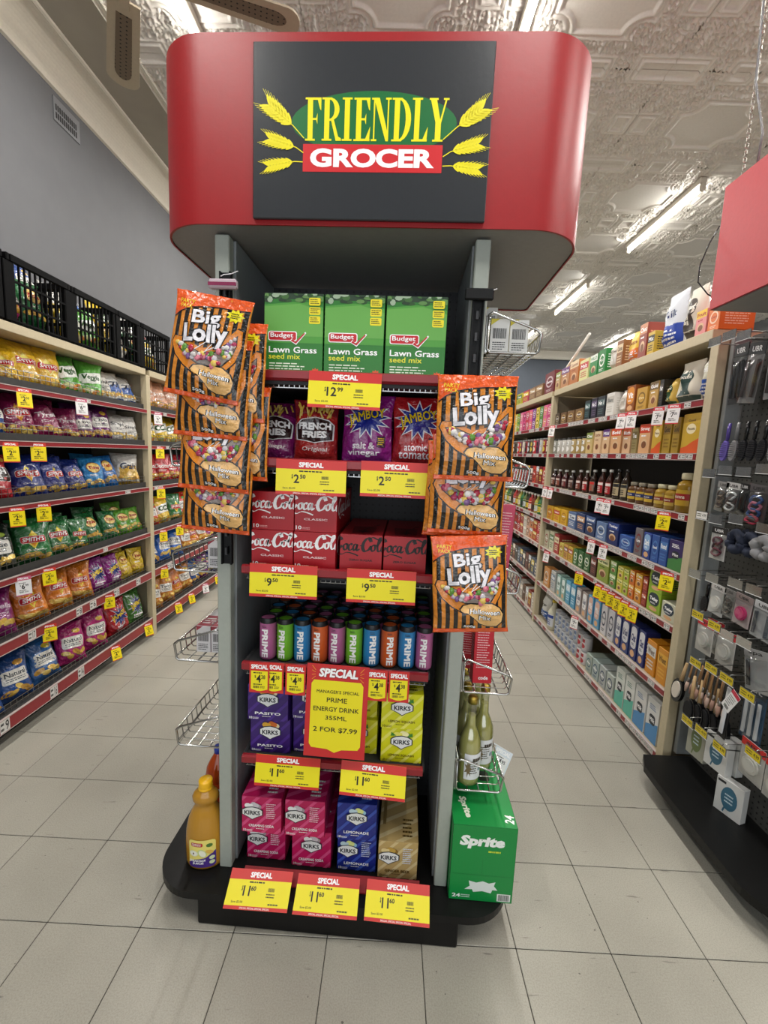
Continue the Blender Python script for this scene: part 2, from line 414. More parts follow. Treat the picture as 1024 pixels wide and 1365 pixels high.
for i in range(7):
    for j in range(15):
        x = BXI+PW*(i+.5); y = -2.42+PH*(j+.5)+.1
        if x < EX and y < BY-.2: link(bpy.data.objects.new('ceiling_panel', pm), ceil, (x, y, CEIL))
# flat border strip, its mouldings and the cove cornice along the left wall
m = MB(); m.box(WX, BXI, FY, BY, CEIL-.014, CEIL-.001, M('#9c968b', 'matt')); struct(m, 'trim_1', ceil)
def mould(name, x, w, dz, n=3):
    m = MB(); prof = [(x, CEIL-.014)]
    for k in range(n):
        a = x+w*k/n; b = x+w*(k+1)/n
        for t in range(1, 6): prof.append((a+(b-a)*t/5, CEIL-.014-dz*sin(pi*t/5)*(1 if k % 2 == 0 else .6)-.002))
    prof.append((x+w, CEIL-.002)); prof.append((x, CEIL-.002))
    pts = [(a, y, z) for y in (FY, BY) for a, z in prof]; k = len(prof)
    m.add(pts, [(i, (i+1) % k, k+(i+1) % k, k+i) for i in range(k)], white, True); return struct(m, name, ceil)
mould('trim_2', BXI-.045, .06, .02)
m = MB(); prof = []
for t in range(13):       # cove: quarter hollow from wall to ceiling, with beads at both edges
    a = pi/2*t/12; prof.append((WX+.012+.17-.17*cos(a)+.0, CEIL-.165+.0+.15*sin(a)))
prof = [(WX, CEIL-.195), (WX+.02, CEIL-.19), (WX+.022, CEIL-.178), (WX+.012, CEIL-.17)]+prof+[(WX+.19, CEIL-.022), (WX+.20, CEIL-.03), (WX+.215, CEIL-.026), (WX+.22, CEIL-.012), (WX, CEIL-.012)]
k = len(prof); m.add([(a, y, z) for y in (FY, BY) for a, z in prof], [(i, (i+1) % k, k+(i+1) % k, k+i) for i in range(k)], M('#d9d3c6', 'paint'), False); struct(m, 'trim_3', wl)
m = MB(); m.box(WX, EX, BY-.10, BY, CEIL-.22, CEIL-.012, white, .03); struct(m, 'trim_4', None)
m = MB(); m.box(WX, WX+.012, FY, BY, 0, .12, M('#5c5c5c', 'paint')); struct(m, 'baseboard_left')
# wall vent
v = empty('wall_vent', (WX, 3.38, 3.79)); tag(v, 'grey louvred air vent set in the upper left wall', 'vent')
m = MB(); gm = M('#7a7c80', 'paint')
m.box(.001, .008, -.125, .125, -.075, .075, gm); m.build('vent_plate', v)
for r in range(2):
    for k in range(11):
        m = MB(); y = -.105+k*.019
        m.box(.0085, .0105, y-.005, y+.005, -.055+r*.05, -.018+r*.05, M('#17181a')); m.build('vent_slot', v)

# fluorescent battens in rows
def batten():
    e = empty('fluorescent_light')
    m = MB(); cw = M('#cfc9bd', 'paint')
    m.box(-.03, .03, -.62, .62, .03, .085, cw, .006); m.build('channel', e)
    for s in (-1, 1):
        m = MB(); m.box(-.02, .02, s*.612-.018, s*.612+.018, -.03, .03, cw, .006); m.build('lamp_holder', e)
    m = MB(); m.tube([(0, -.59, -.005), (0, .59, -.005)], .014, M('#fffaf0', 'emit', e=38.0), 12); m.build('tube', e)
    return e
bt = batten(); kk = 0
for cx, cn in ((-1.3, 'left'), (.66, 'middle'), (2.63, 'right'), (4.55, 'far right')):
    for cy in (.25, 2.45, 4.85, 7.12, 9.4):
        kk += 1
        wh = {(.66, 2.45): 'above the red header sign', (-1.3, 2.45): 'above the chip aisle near the fan', (2.63, 4.85): 'above the tea and coffee shelves', (2.63, 7.12): 'farther down beyond the first one'}.get((cx, cy), '')
        lab = 'bare fluorescent tube light ' + (wh if wh else 'in the %s row, %s from the shop front' % (cn, ['first', 'second', 'third', 'fourth', 'fifth'][[.25, 2.45, 4.85, 7.12, 9.4].index(cy)]))
        put(bt, (cx, cy, CEIL-.10), 0, lab, 'light', 'fluorescent ceiling lights')
        area_light('tube_lamp', (cx, cy, CEIL-.135), (0, 0, 0), .05, 1.16, TUBE_W, (1.0, .98, .94))

# ================================================================== THE END DISPLAY
TH = R(-2.1); OX, OY = -0.146, 1.222
def U(x, y, z=0): return (OX+x*cos(TH)-y*sin(TH), OY+x*sin(TH)+y*cos(TH), z)
def ub(mb, name, parent=None): return mb.build(name, parent)
unit = empty('display_gondola', U(0, 0, 0), (0, 0, TH))
tag(unit, 'grey end-of-aisle display stand with black base and red shelf edges', 'display stand')
gp = M('#a2a89f', 'paint'); blk = M('#121111', 'black'); dgr = M('#2b2b2b', 'black'); rail_m = M('#8e2229', 'paint', rough=.35); blk2 = M('#121212', 'black', rough=.40)
m = MB(); m.box(-.425, .425, .0, 1.2, 0, .094, blk, .004); m.build('kick_base', unit)
def rpoly(x0, x1, y0, y1, r, n=8, back=0.0):
    p = []
    for cx, cy, a, rr in ((x1-r, y0+r, -pi/2, r), (x1-(back or .001), y1-(back or .001), 0, back or .001), (x0+(back or .001), y1-(back or .001), pi/2, back or .001), (x0+r, y0+r, pi, r)): p += ell(cx, cy, rr, rr, n, a, a+pi/2)
    return p
m = MB(); m.prism(rpoly(-.602, .60, -.004, 1.2, .15, 12), .094, .12, blk2); m.build('deck', unit)
for s, x in ((-1, -.389), (1, .350)):
    m = MB(); m.box(x, x+.042, .09, .125, .12, 2.158, gp, .003); m.build('post', unit)
    m = MB(); xi = x+.030 if s < 0 else x-.003; xi = -.352 if s < 0 else .345
    m.box(xi, xi+.012, .126, .50, .12, 2.155, M('#8b9092', 'paint')); m.build('side_panel', unit)
    m = MB(); xo = -.389 if s < 0 else .380
    m.box(xo, xo+.012, .126, 1.18, .12, 2.155, M('#7a7d7c', 'paint')); m.build('side_panel', unit)
m = MB(); m.box(-.34, .345, .485, .495, .12, 2.155, M('#26272a', 'perf', rough=.6)); m.build('back_panel', unit)
m = MB(); m.box(-.376, .379, 1.17, 1.18, .12, 2.155, M('#7a7d7c', 'paint')); m.build('rear_panel', unit)
SHELF = [1.768, 1.518, 1.190, .877, .558]
for z in SHELF:
    m = MB(); m.box(-.296, .286, .07, .48, z-.022, z, M('#343436', 'black')); sh = m.build('shelf', unit)
    m = MB(); m.prism([(.062, z-.012), (.052, z-.006), (.052, z+.014), (.060, z+.017), (.069, z+.016), (.069, z-.012)], -.297, .287, rail_m, 'x'); m.build('price_rail', sh)
    m = MB()
    for k in range(38):
        x = -.285+k*.0152; m.tube([(x, .075, z-.03), (x, .075, z-.021)], .0016, M('#9a9a9a', 'steel'), 4)
    m.tube([(-.29, .075, z-.03), (.28, .075, z-.03)], .0018, M('#9a9a9a', 'steel'), 4); tag(m.build('wire_edge', sh), kind='stuff')
    for s in (-1, 1):
        m = MB(); m.prism([(.09, z-.02), (.45, z-.08), (.48, z-.08), (.48, z), (.09, z)], s*.30-(.0 if s < 0 else .012)-.006, s*.30-(.0 if s < 0 else .012)+.006, M('#3b3b3d', 'black'), 'x'); m.build('bracket', sh)
m = MB(); m.prism([(.088, .121), (.040, .121), (.040, .126), (.086, .140)], -.296, .30, rail_m, 'x'); m.build('price_rail', unit)

# header box with the shop sign
hd = empty('header_sign', U(.045, .365, 2.16), (0, 0, TH)); tag(hd, 'big red rounded header box with the shop sign above the display', 'sign')
redm = M('#970c14', 'paint', rough=.40)
def ring_wall(m, poly, z0, z1, t, mat):
    m.prism(poly, z0, z1, mat, sm=False)
hp = []
for cx, cy, a, r_ in ((.60-.155, -.325+.155, -pi/2, .155), (.58, .305, 0, .02), (-.58, .305, pi/2, .02), (-.60+.155, -.325+.155, pi, .155)): hp += ell(cx, cy, r_, r_, 14, a, a+pi/2)
m = MB()
n = len(hp); lo = [m.pt((x, y, 0)) for x, y in hp]; hi = [m.pt((x, y, .46)) for x, y in hp]; ins = [m.pt((x*.992, y*.986, .0)) for x, y in hp]; top = [m.pt((x*.99, y*.98, .464)) for x, y in hp]; lo2 = [m.pt((x, y, 0)) for x, y in hp]; hi2 = [m.pt((x, y, .46)) for x, y in hp]
for i in range(n):
    j = (i+1) % n; m.face((lo[i], lo[j], hi[j], hi[i]), redm, True); m.face((lo2[j], lo2[i], ins[i], ins[j]), redm); m.face((hi2[i], hi2[j], top[j], top[i]), redm)
m.face(top, redm); 
m.build('red_cladding', hd)
m = MB(); m.prism([(x*.992, y*.986) for x, y in hp], .004, .012, M('#8a8986', 'paint')); m.build('underside_board', hd)
m = MB(); m.box(-.302, .316, -.335, -.3255, .012, .432, M('#2e3135', 'paint', rough=.28), .002); sp = m.build('sign_panel', hd)
p = P(); GR = '#00682f'; YE = '#f4e713'
def g2(x, z): return (x-.045, z-2.16)
p.poly([g2(x, z) for x, z in ell(.060, 2.404, .214, .074, 40)], GR)
p.rect(*g2(-.123, 2.287), *g2(.241, 2.353), '#cf1f27')
p.text('GROCER', *g2(-.104, 2.298), *g2(.221, 2.343), '#ffffff', bold=.045, res=4)
def serif(word, x0, z0, x1, z1, col):
    S = []
    def rc(a, b, c, d): S.append([(a, b), (c, b), (c, d), (a, d)])
    def half(a, b, c, d, w, t):   # half ring bulging right: outer a..c, thickness w at the side and t at the ends
        n = 12; o = [(a+(c-a)*cos(-pi/2+pi*i/n), (b+d)/2+(d-b)/2*sin(-pi/2+pi*i/n)) for i in range(n+1)]; q = [(a+(c-a-w)*cos(-pi/2+pi*i/n), (b+d)/2+((d-b)/2-t)*sin(-pi/2+pi*i/n)) for i in range(n+1)]
        for i in range(n): S.append([o[i], o[i+1], q[i+1], q[i]])
    L = {'F': .82, 'R': 1.0, 'I': .56, 'E': .86, 'N': 1.0, 'D': .98, 'L': .80, 'Y': .95}; sx = 0; G = []
    for ch in word:
        S = []; w = L[ch]
        if ch in 'FREDLI': rc(.12, .04, .38, .97); rc(.0, 0, .5 if ch != 'I' else .5, .045); rc(0, .955, .5, 1)
        if ch in 'FE': rc(.38, .945, .80, 1); S.append([(.80, 1), (.80, .70), (.74, .74), (.62, .945)]); rc(.38, .48, .56, .53); S.append([(.62, .38), (.62, .64), (.56, .55), (.56, .46)])
        if ch in 'EL': rc(.38, 0, .82 if ch == 'E' else .78, .055); e = .84 if ch == 'E' else .8; S.append([(e, .34), (e-.04, 0), (e-.24, .05), (e-.07, .26)])
        if ch == 'R': half(.38, .46, .88, 1, .25, .05); S.append([(.46, .48), (.60, .50), (.84, .10), (.98, .06), (1.0, 0), (.72, 0)])
        if ch == 'D': half(.36, 0, .96, 1, .27, .05)
        if ch == 'N': rc(.10, .03, .17, .97); rc(0, 0, .28, .045); rc(.80, .03, .87, 1); rc(.70, .955, .98, 1); rc(.0, .955, .30, 1); S.append([(.10, 1), (.38, 1), (.87, .12), (.87, 0), (.74, 0)])
        if ch == 'Y': rc(.34, 0, .62, .44); rc(.22, 0, .74, .045); S.append([(.06, .97), (.36, .97), (.60, .44), (.36, .40)]); S.append([(.80, .97), (.88, .97), (.62, .42), (.54, .44)]); rc(0, .955, .44, 1); rc(.70, .955, .98, 1)
        G += [[(a+sx, b) for a, b in q] for q in S]; sx += w+.03
    for k, q in enumerate(G): p.poly([(x0+(x1-x0)*a/sx, z0+(z1-z0)*b, k % 13) for a, b in q], col, 9)
serif('FRIENDLY', *g2(-.118, 2.361), *g2(.252, 2.462), YE); p.lay = 12
def ear(tip, base, end, w):
    tx, tz = g2(*tip); bx, bz = g2(*base); ex, ez = g2(*end); dx, dz = bx-tx, bz-tz; l = sqrt(dx*dx+dz*dz); ux, uz = dx/l, dz/l; a = math.atan2(uz, ux)
    p.band([(tx, tz), (bx, bz), (ex, ez)], .0022, YE)
    for k in range(8):
        f = .10+.86*k/7; cx, cz = tx+dx*f, tz+dz*f
        for s in (-1, 1):
            ww = w*(.55+.45*sin(pi*(.15+.7*f)))
            rr = a+pi-s*.62; qx, qz = cx-ux*.004+cos(rr)*ww*.55, cz-uz*.004+sin(rr)*ww*.55
            p.poly(ell(qx, qz, ww*.62, ww*.16, 10, rot=rr), YE, 20)
            p.band([(qx, qz), (qx+cos(rr-s*-.2)*ww*1.25, qz+sin(rr-s*-.2)*ww*1.25)], .0009, YE, 21)
for q in (((-.214, 2.444), (-.150, 2.396), (-.121, 2.367), .030), ((-.212, 2.364), (-.142, 2.345), (-.122, 2.332), .024), ((-.214, 2.299), (-.145, 2.311), (-.123, 2.310), .022),
          ((.335, 2.436), (.276, 2.396), (.241, 2.366), .030), ((.331, 2.356), (.262, 2.338), (.243, 2.326), .024), ((.334, 2.297), (.264, 2.305), (.243, 2.304), .022)): ear(*q)
m = MB(); p.emit(m, front(-.335), 'ink'); m.build('sign_lettering', sp)

# ---------- cartons
def carton(name, w, h, d, col, fp=None, sp_=None, tp=None, kind='card', b=.0015, clip=True, hole=False):
    m = MB(); m.box(-w/2, w/2, 0, d, 0, h, M(col, kind), b); o = m.build(name)
    q = MB()
    if fp: fp.emit(q, front(0, -w/2, 0), kind, (.0008, .0008, w-.0008, h-.0008))
    if sp_:
        for s in (-1, 1): sp_.emit(q, (lambda u, v, dd: (s*(w/2+dd), (u if s > 0 else d-u), v)), kind, (.001, .001, d-.001, h-.001))
    if tp: tp.emit(q, (lambda u, v, dd: (u-w/2, v, h+dd)), kind, (.001, .001, w-.001, d-.001))
    if q.f: q.build('printed_design', o)
    return o
# lawn seed
def lawn():
    w, h = .173, .236; p = P(); p.rect(0, 0, w, h, '#2b7a2c')
    rn = random.Random(3)
    p.poly([(0, h*.42), (w, h*.42), (w, h*.84), (w*.8, h*.9), (w*.5, h*.9), (0, h*.86)], '#4d9a3a')
    p.poly([(0, h*.50), (w, h*.5), (w, h*.80), (w*.6, h*.88), (0, h*.84)], '#66a94c')
    p.rect(0, h*.93, w, h, '#26402a')
    for k in range(26):
        p.ellipse(rn.uniform(0, w), rn.uniform(h*.91, h), rn.uniform(.006, .016), rn.uniform(.004, .009), rn.choice(['#3f6a33', '#1f3a22', '#5f8a4a', '#9fb59a', '#2b5226']), 8)
    for k in range(3): p.rrect(w*.76, h*(.86-.105*k), w*.95, h*(.95-.105*k), .004, '#f0df28'); p.lines(w*.78, h*(.875-.105*k), w*.94, h*(.94-.105*k), 3, '#5a5a20', k)
    p.rrect(w*.07, h*.44, w*.56, h*.555, .006, '#ffffff'); p.rrect(w*.085, h*.45, w*.545, h*.545, .005, '#c61f2b')
    p.band([(w*.46, h*.46), (w*.54, h*.41), (w*.71, h*.545)], lambda t: .009*(1-.6*t)+.001, '#ffffff'); p.band([(w*.47, h*.455), (w*.54, h*.42), (w*.69, h*.535)], lambda t: .006*(1-.6*t)+.001, '#c61f2b')
    p.text('Budget', w*.11, h*.465, w*.50, h*.535, '#ffffff', .02); p.text('Lawn Grass', w*.08, h*.30, w*.90, h*.375, '#ffffff', .03); p.text('seed mix', w*.08, h*.225, w*.62, h*.29, '#e9e53a', .02)
    p.lines(w*.09, h*.03, w*.70, h*.19, 5, '#e6efd9', 5, .4); p.star(w*.88, h*.06, .012, .017, 12, '#e2572b'); p.text('VALUE\nPACK', w*.80, h*.035, w*.96, h*.085, '#f6e24a', .03)
    sd = P(); sd.rect(0, 0, .1, h, '#256b27'); sd.lines(.01, .03, .09, .2, 12, '#cfe3c3', 2)
    return carton('seed_box', w, h, .10, '#2b7a2c', p, sd)
pr = lawn()
for x, t in ((-.1585, 'leftmost of the three'), (.0185, 'middle one of the three'), (.1965, 'rightmost of the three')):
    put(pr, U(x, .095, SHELF[0]+.001), TH, 'green lawn grass seed box, '+t+' on the top shelf', 'box', 'seed boxes on the top shelf')
# script lettering for the cola cartons
def script_cola(p, x0, y0, x1, y1, col):
    def sp(pts, w, n=6):
        o = []
        for i in range(len(pts)-1):
            a = pts[max(0, i-1)]; b = pts[i]; c = pts[i+1]; d = pts[min(len(pts)-1, i+2)]
            for k in range(n):
                t = k/n; o.append(tuple(.5*((2*b[j])+(-a[j]+c[j])*t+(2*a[j]-5*b[j]+4*c[j]-d[j])*t*t+(-a[j]+3*b[j]-3*c[j]+d[j])*t**3) for j in (0, 1)))
        o.append(pts[-1]); q = [(x0+(x1-x0)*a/10, y0+(y1-y0)*b/4) for a, b in o]; sc = (y1-y0)/4; out = []
        Lf, Rt = [], []; nn = len(q)
        for i, (x, y) in enumerate(q):
            a = q[max(0, i-1)]; b = q[min(nn-1, i+1)]; dx, dy = b[0]-a[0], b[1]-a[1]; d = sqrt(dx*dx+dy*dy) or 1
            ang = math.atan2(dy, dx); ww = w*sc*(.30+.70*abs(sin(ang-R(20))))*.5; Lf.append((x-dy/d*ww, y+dx/d*ww)); Rt.append((x+dy/d*ww, y-dx/d*ww))
        p.add(Lf+Rt, [(i, nn+i, nn+i+1, i+1) for i in range(nn-1)], col, 30)
    sp([(1.75, 3.0), (1.5, 3.45), (.95, 3.35), (.45, 2.5), (.35, 1.6), (.75, 1.1), (1.35, 1.4), (1.8, 2.0)], .62)
    for ox in (2.2, 8.75 if 0 else 0):
        if ox: sp([(ox+.25, 2.35), (ox-.1, 2.0), (ox-.12, 1.4), (ox+.15, 1.15), (ox+.45, 1.5), (ox+.5, 2.1), (ox+.25, 2.35), (ox+.7, 2.2)], .42)
    sp([(3.55, 2.15), (3.35, 2.4), (3.0, 2.0), (2.95, 1.4), (3.2, 1.12), (3.65, 1.5)], .42)
    sp([(4.25, 2.3), (3.95, 2.3), (3.72, 1.7), (3.85, 1.15), (4.15, 1.4), (4.45, 2.35), (4.3, 1.5), (4.45, 1.12), (4.8, 1.5)], .42)
    sp([(4.85, 2.05), (5.15, 2.12)], .34)
    sp([(6.75, 2.9), (6.55, 3.5), (6.05, 3.5), (5.5, 2.7), (5.35, 1.7), (5.7, 1.1), (6.35, 1.4), (6.8, 2.1)], .66)
    sp([(7.2, 2.35), (6.85, 2.0), (6.83, 1.4), (7.1, 1.15), (7.4, 1.5), (7.45, 2.1), (7.2, 2.35), (7.75, 2.3)], .42)
    sp([(7.75, 2.0), (8.35, 3.1), (8.4, 3.7), (8.15, 3.6), (7.9, 2.4), (7.9, 1.4), (8.15, 1.15), (8.5, 1.5)], .42)
    sp([(9.1, 2.3), (8.8, 2.3), (8.57, 1.7), (8.7, 1.15), (9.0, 1.4), (9.3, 2.35), (9.15, 1.5), (9.3, 1.12), (9.8, 1.7)], .42)
    sp([(6.2, 3.2), (7.0, 3.75), (7.9, 3.4), (8.7, 3.3), (9.4, 3.9)], .36)
    sp([(.9, .75), (1.7, .3), (2.6, .7), (3.6, .55), (4.6, .15)], .34)
def cola(col, script, sub, subcol):
    w, h = .131, .119; p = P(); p.rect(0, 0, w, h, col); script_cola(p, -.026, .050, w+.024, .116, script)
    p.text(sub, w*.22, h*.30, w*.78, h*.355, subcol, .03)
    if sub == 'CLASSIC': p.text('10', .004, h*.05, .022, h*.15, '#ffffff', .02); p.lines(.025, h*.055, .055, h*.12, 2, '#f0b0b0')
    tp = P(); tp.rect(0, 0, w, .33, col); tp.poly([(w*.25, .02), (w*.75, .02), (w*.8, .15), (w*.2, .15)], '#7a0f18' if script != '#ffffff' else '#a30f1c')
    tp.ellipse(w*.5, .06, .02, .01, '#200408'); tp.band([(w*.5, .02), (w*.52, .1), (w*.85, .2)], .004, '#26060a')
    sd = P(); sd.rect(0, 0, .33, h, col); script_cola(sd, .02, .03, .31, .11, script)
    return carton('drink_carton', w, h, .33, col, p, sd, tp)
pc = cola('#b3101f', '#ffffff', 'CLASSIC', '#f6d8d8'); pz = cola('#b02028', '#160606', 'ZERO SUGAR', '#220808')
s = SHELF[2]+.001
for x, z, t in ((-.2175, 0, 'lower left of the four classic'), (-.0835, 0, 'lower right of the four classic'), (-.2165, .1195, 'upper left of the four classic'), (-.083, .1195, 'upper right of the four classic')):
    put(pc, U(x, .10+(z*.02), s+z), TH, 'red cola carton with white script, '+t, 'carton', 'classic cola cartons')
put(pz, U(.0605, .10, s), TH, 'red zero sugar cola carton with black script, left of two', 'carton', 'zero sugar cola cartons')
put(pz, U(.1965, .10, s), TH, 'red zero sugar cola carton with black script, right of two', 'carton', 'zero sugar cola cartons')
# striped soft drink cartons
def kirks(col, st, flav, fruit, w=.133, h=.121, d=.33, tall=False, side=False):
    p = P(); p.rect(0, 0, w, h, col)
    for k in range(7):
        x = -w*.9+k*w*.34; p.poly([(x, 0), (x+w*.10, 0), (x+w*.10+h*.95, h), (x+h*.95, h)], st)
    cx, cy = (w*.5, h*.60) if not side else (w*.27, h*.56)
    fr = {'pasito': ('#e8b23a', '#d9702a', '#f0e0b0'), 'lemon': ('#f4ef6a', '#fff9b8', '#5f9a2c'), 'soda': ('#ffffff', '#d9d0d8', '#b0a0a8'), 'lemonade': ('#c9e3ee', '#e8f29a', '#9fd0e8'), 'ginger': ('#e9d59a', '#c8a24a', '#8f6f2a')}[fruit]
    for k, (dx, dy) in enumerate(((-.016, .026), (.004, .031), (.020, .024), (-.005, .024), (.012, .028))): p.ellipse(cx+dx*w/.133, cy+dy, .011, .009, fr[k % 3], 10)
    if fruit == 'lemon':
        for s_ in (-1, 1): p.poly([(cx+s_*.018, cy+.022), (cx+s_*.034, cy+.034), (cx+s_*.036, cy+.02)], '#3f8a2c')
    lg = [(cx+sx*w*.235*k1, cy+dy) for sx, k1, dy in ((-1, .75, -.010), (-1, 1.05, -.006), (-1, 1.05, .010), (-1, .6, .018), (0, 0, .021), (1, .6, .018), (1, 1.05, .010), (1, 1.05, -.006), (1, .75, -.010), (1, .35, -.016), (0, 0, -.023), (-1, .35, -.016))]
    p.poly([(cx+(a-cx)*1.1, cy+(b-cy)*1.14) for a, b in lg], '#2a3038'); p.poly(lg, '#eef0ee'); p.text('KIRKS', cx-w*.20, cy-.007, cx+w*.20, cy+.009, '#1d232b', .03)
    if side: p.lines(w*.62, h*.42, w*.88, h*.86, 8, '#f3d6e0' if fruit == 'soda' else '#d7e2f5', 4, .4)
    dk = {'lemon': '#6b5a10', 'ginger': '#5a4518'}.get(fruit, '#ffffff')
    p.text(flav, w*.18, h*.17, w*.82, h*.245, dk, .03); p.lines(w*.36, h*.105, w*.64, h*.14, 1, dk)
    p.text('10', w*.04, h*.03, w*.11, h*.10, dk, .02); p.lines(w*.12, h*.03, w*.28, h*.09, 2, dk, 3)
    tp = P(); tp.rect(0, 0, w, d, col)
    for k in range(9):
        y = -.05+k*.055; tp.poly([(0, y), (0, y+.018), (w, y+.10), (w, y+.082)], st)
    tp.lines(w*.60, d*.05, w*.9, d*.3, 5, dk, 4)
    if fruit == 'ginger': tp.poly([(w*.08, d*.2), (w*.16, d*.2), (w*.16, d*.75), (w*.08, d*.75)], '#8f7642'); tp.ellipse(w*.4, d*.75, .02, .014, '#4a3a1c')
    sd = P(); sd.rect(0, 0, d, h, col)
    for k in range(9):
        y = -.1+k*.06; sd.poly([(y, 0), (y+.016, 0), (y+.09, h), (y+.074, h)], st)
    return carton('drink_carton', w, h, d, col, p, sd, tp)
kp = kirks('#3a1c6e', '#4d2c8c', 'PASITO', 'pasito'); kl = kirks('#e0e01a', '#f2f06a', 'LEMON SQUASH', 'lemon')
ks = kirks('#c4185c', '#dc4f86', 'CREAMING SODA', 'soda', .136, .134, side=True); ks2 = kirks('#c4185c', '#dc4f86', 'CREAMING SODA', 'soda', .136, .134)
kb = kirks('#1b2a86', '#3a55b4', 'LEMONADE', 'lemonade', .134, .134); kb2 = kirks('#1b2a86', '#3a55b4', 'LEMONADE', 'lemonade', .134, .134, side=True); kg = kirks('#c0a46a', '#d8c592', 'GINGER BEER', 'ginger', .134, .139, side=True)
s = SHELF[4]+.001
for x, y, k, t in ((-.218, .10, 0, 'lower left of four'), (-.223, .088, 1, 'upper left of four'), (-.078, .115, 0, 'lower right of four'), (-.082, .11, 1, 'upper right of four, half behind the poster')):
    put(kp, U(x, y, s+k*.1215), TH, 'purple striped passion drink carton, '+t, 'carton', 'purple drink cartons')
for x, y, k, t in ((.216, .10, 0, 'lower right, in front'), (.213, .095, 1, 'upper right, in front'), (.068, .13, 0, 'lower left, half behind the poster'), (.064, .145, 1, 'upper left, half behind the poster')):
    put(kl, U(x, y, s+k*.1215), TH, 'yellow striped lemon drink carton, '+t, 'carton', 'yellow drink cartons')
s = .1215
put(ks, U(-.240, .135, s), TH, 'pink striped creaming soda carton, lower left on base deck', 'carton', 'pink drink cartons')
put(ks, U(-.246, .10, s+.1345), TH, 'pink striped creaming soda carton, upper left on base deck', 'carton', 'pink drink cartons')
put(ks2, U(-.076, .12, s), TH, 'pink striped creaming soda carton, lower right with centred logo', 'carton', 'pink drink cartons')
put(ks, U(-.097, .10, s+.1345), TH, 'pink striped creaming soda carton, upper right with small print panel', 'carton', 'pink drink cartons')
put(kb2, U(.082, .12, s), TH, 'blue striped lemonade carton, lower one with small print panel', 'carton', 'blue drink cartons')
put(kb, U(.079, .105, s+.1345), TH, 'blue striped lemonade carton, upper one with centred logo', 'carton', 'blue drink cartons')
put(kg, U(.224, .105, s), TH, 'gold striped ginger beer carton at right of base deck', 'carton')
# ---------- energy drink cans, every can a thing
def can(col):
    r, h = .0268, .146; m = MB(); c = M(col, 'card', rough=.28)
    o = MB(); o.lathe([(.020, 0), (.0255, .006), (r, .012), (r, .122), (.0262, .127), (.0235, .137), (.0225, .1385)], c, 20).build('t')
    body = bpy.data.objects['t']; body.name = 'drink_can'
    m = MB(); dk = M('#151417', 'card', rough=.35); m.lathe([(.0264, .1245), (.0266, .127), (.0239, .1375), (.0236, .1415), (.0222, .1415), (.0215, .138), (.002, .138)], dk, 20); m.build('rim', body)
    q = P(); q.text('PRIME', -.043, -.0105, .052, .0105, '#f4f4f2', .07)
    def fn(u, v, d): a = v/r-pi/2; return ((r+.0002+d)*cos(a), (r+.0002+d)*sin(a), .064-u)
    m = MB(); q.emit(m, fn, 'card', None, (.05, .006))
    q2 = P(); q2.lines(-.010, .112, .010, .120, 2, '#2a2a2a', 2); q2.emit(m, lambda u, v, d: ((r+.0002+d)*cos(u/r-pi/2), (r+.0002+d)*sin(u/r-pi/2), v), 'card')
    m.build('can_lettering', body); return body
CC = {'pink': '#b0608f', 'green': '#6fb52c', 'blue': '#2b7fb8', 'orange': '#c95a26'}
cans = {k: can(v) for k, v in CC.items()}
rowc = ['pink', 'green', 'blue', 'orange', 'pink', 'green', 'blue', 'orange', 'blue', 'pink']
ordn = ['first', 'second', 'third', 'fourth', 'fifth', 'sixth', 'seventh', 'eighth', 'ninth', 'tenth']
rr = random.Random(4)
for j in range(6):
    for i in range(10):
        c = rowc[i] if j == 0 else ['pink', 'green', 'blue', 'orange', 'pink', 'green', 'blue', 'pink', 'orange', 'blue'][(i+j) % 10] if j < 3 else rr.choice(rowc)
        xx = -.2365+i*.0567+(.008 if j % 2 else 0)*(1 if i < 9 else 0)
        lb = '%s energy drink can, %s from left in the front row' % (c, ordn[i]) if j == 0 else '%s energy drink can, %s row back, %s from left' % (c, ordn[j], ordn[i])
        put(cans[c], U(xx, .128+j*.0575, SHELF[3]+.001), TH+(rr.uniform(-.25, .25) if j == 0 else rr.uniform(-3, 3)), lb, 'can', 'energy drink cans' if j == 0 else '%s cans in row %d' % (c, j+1))
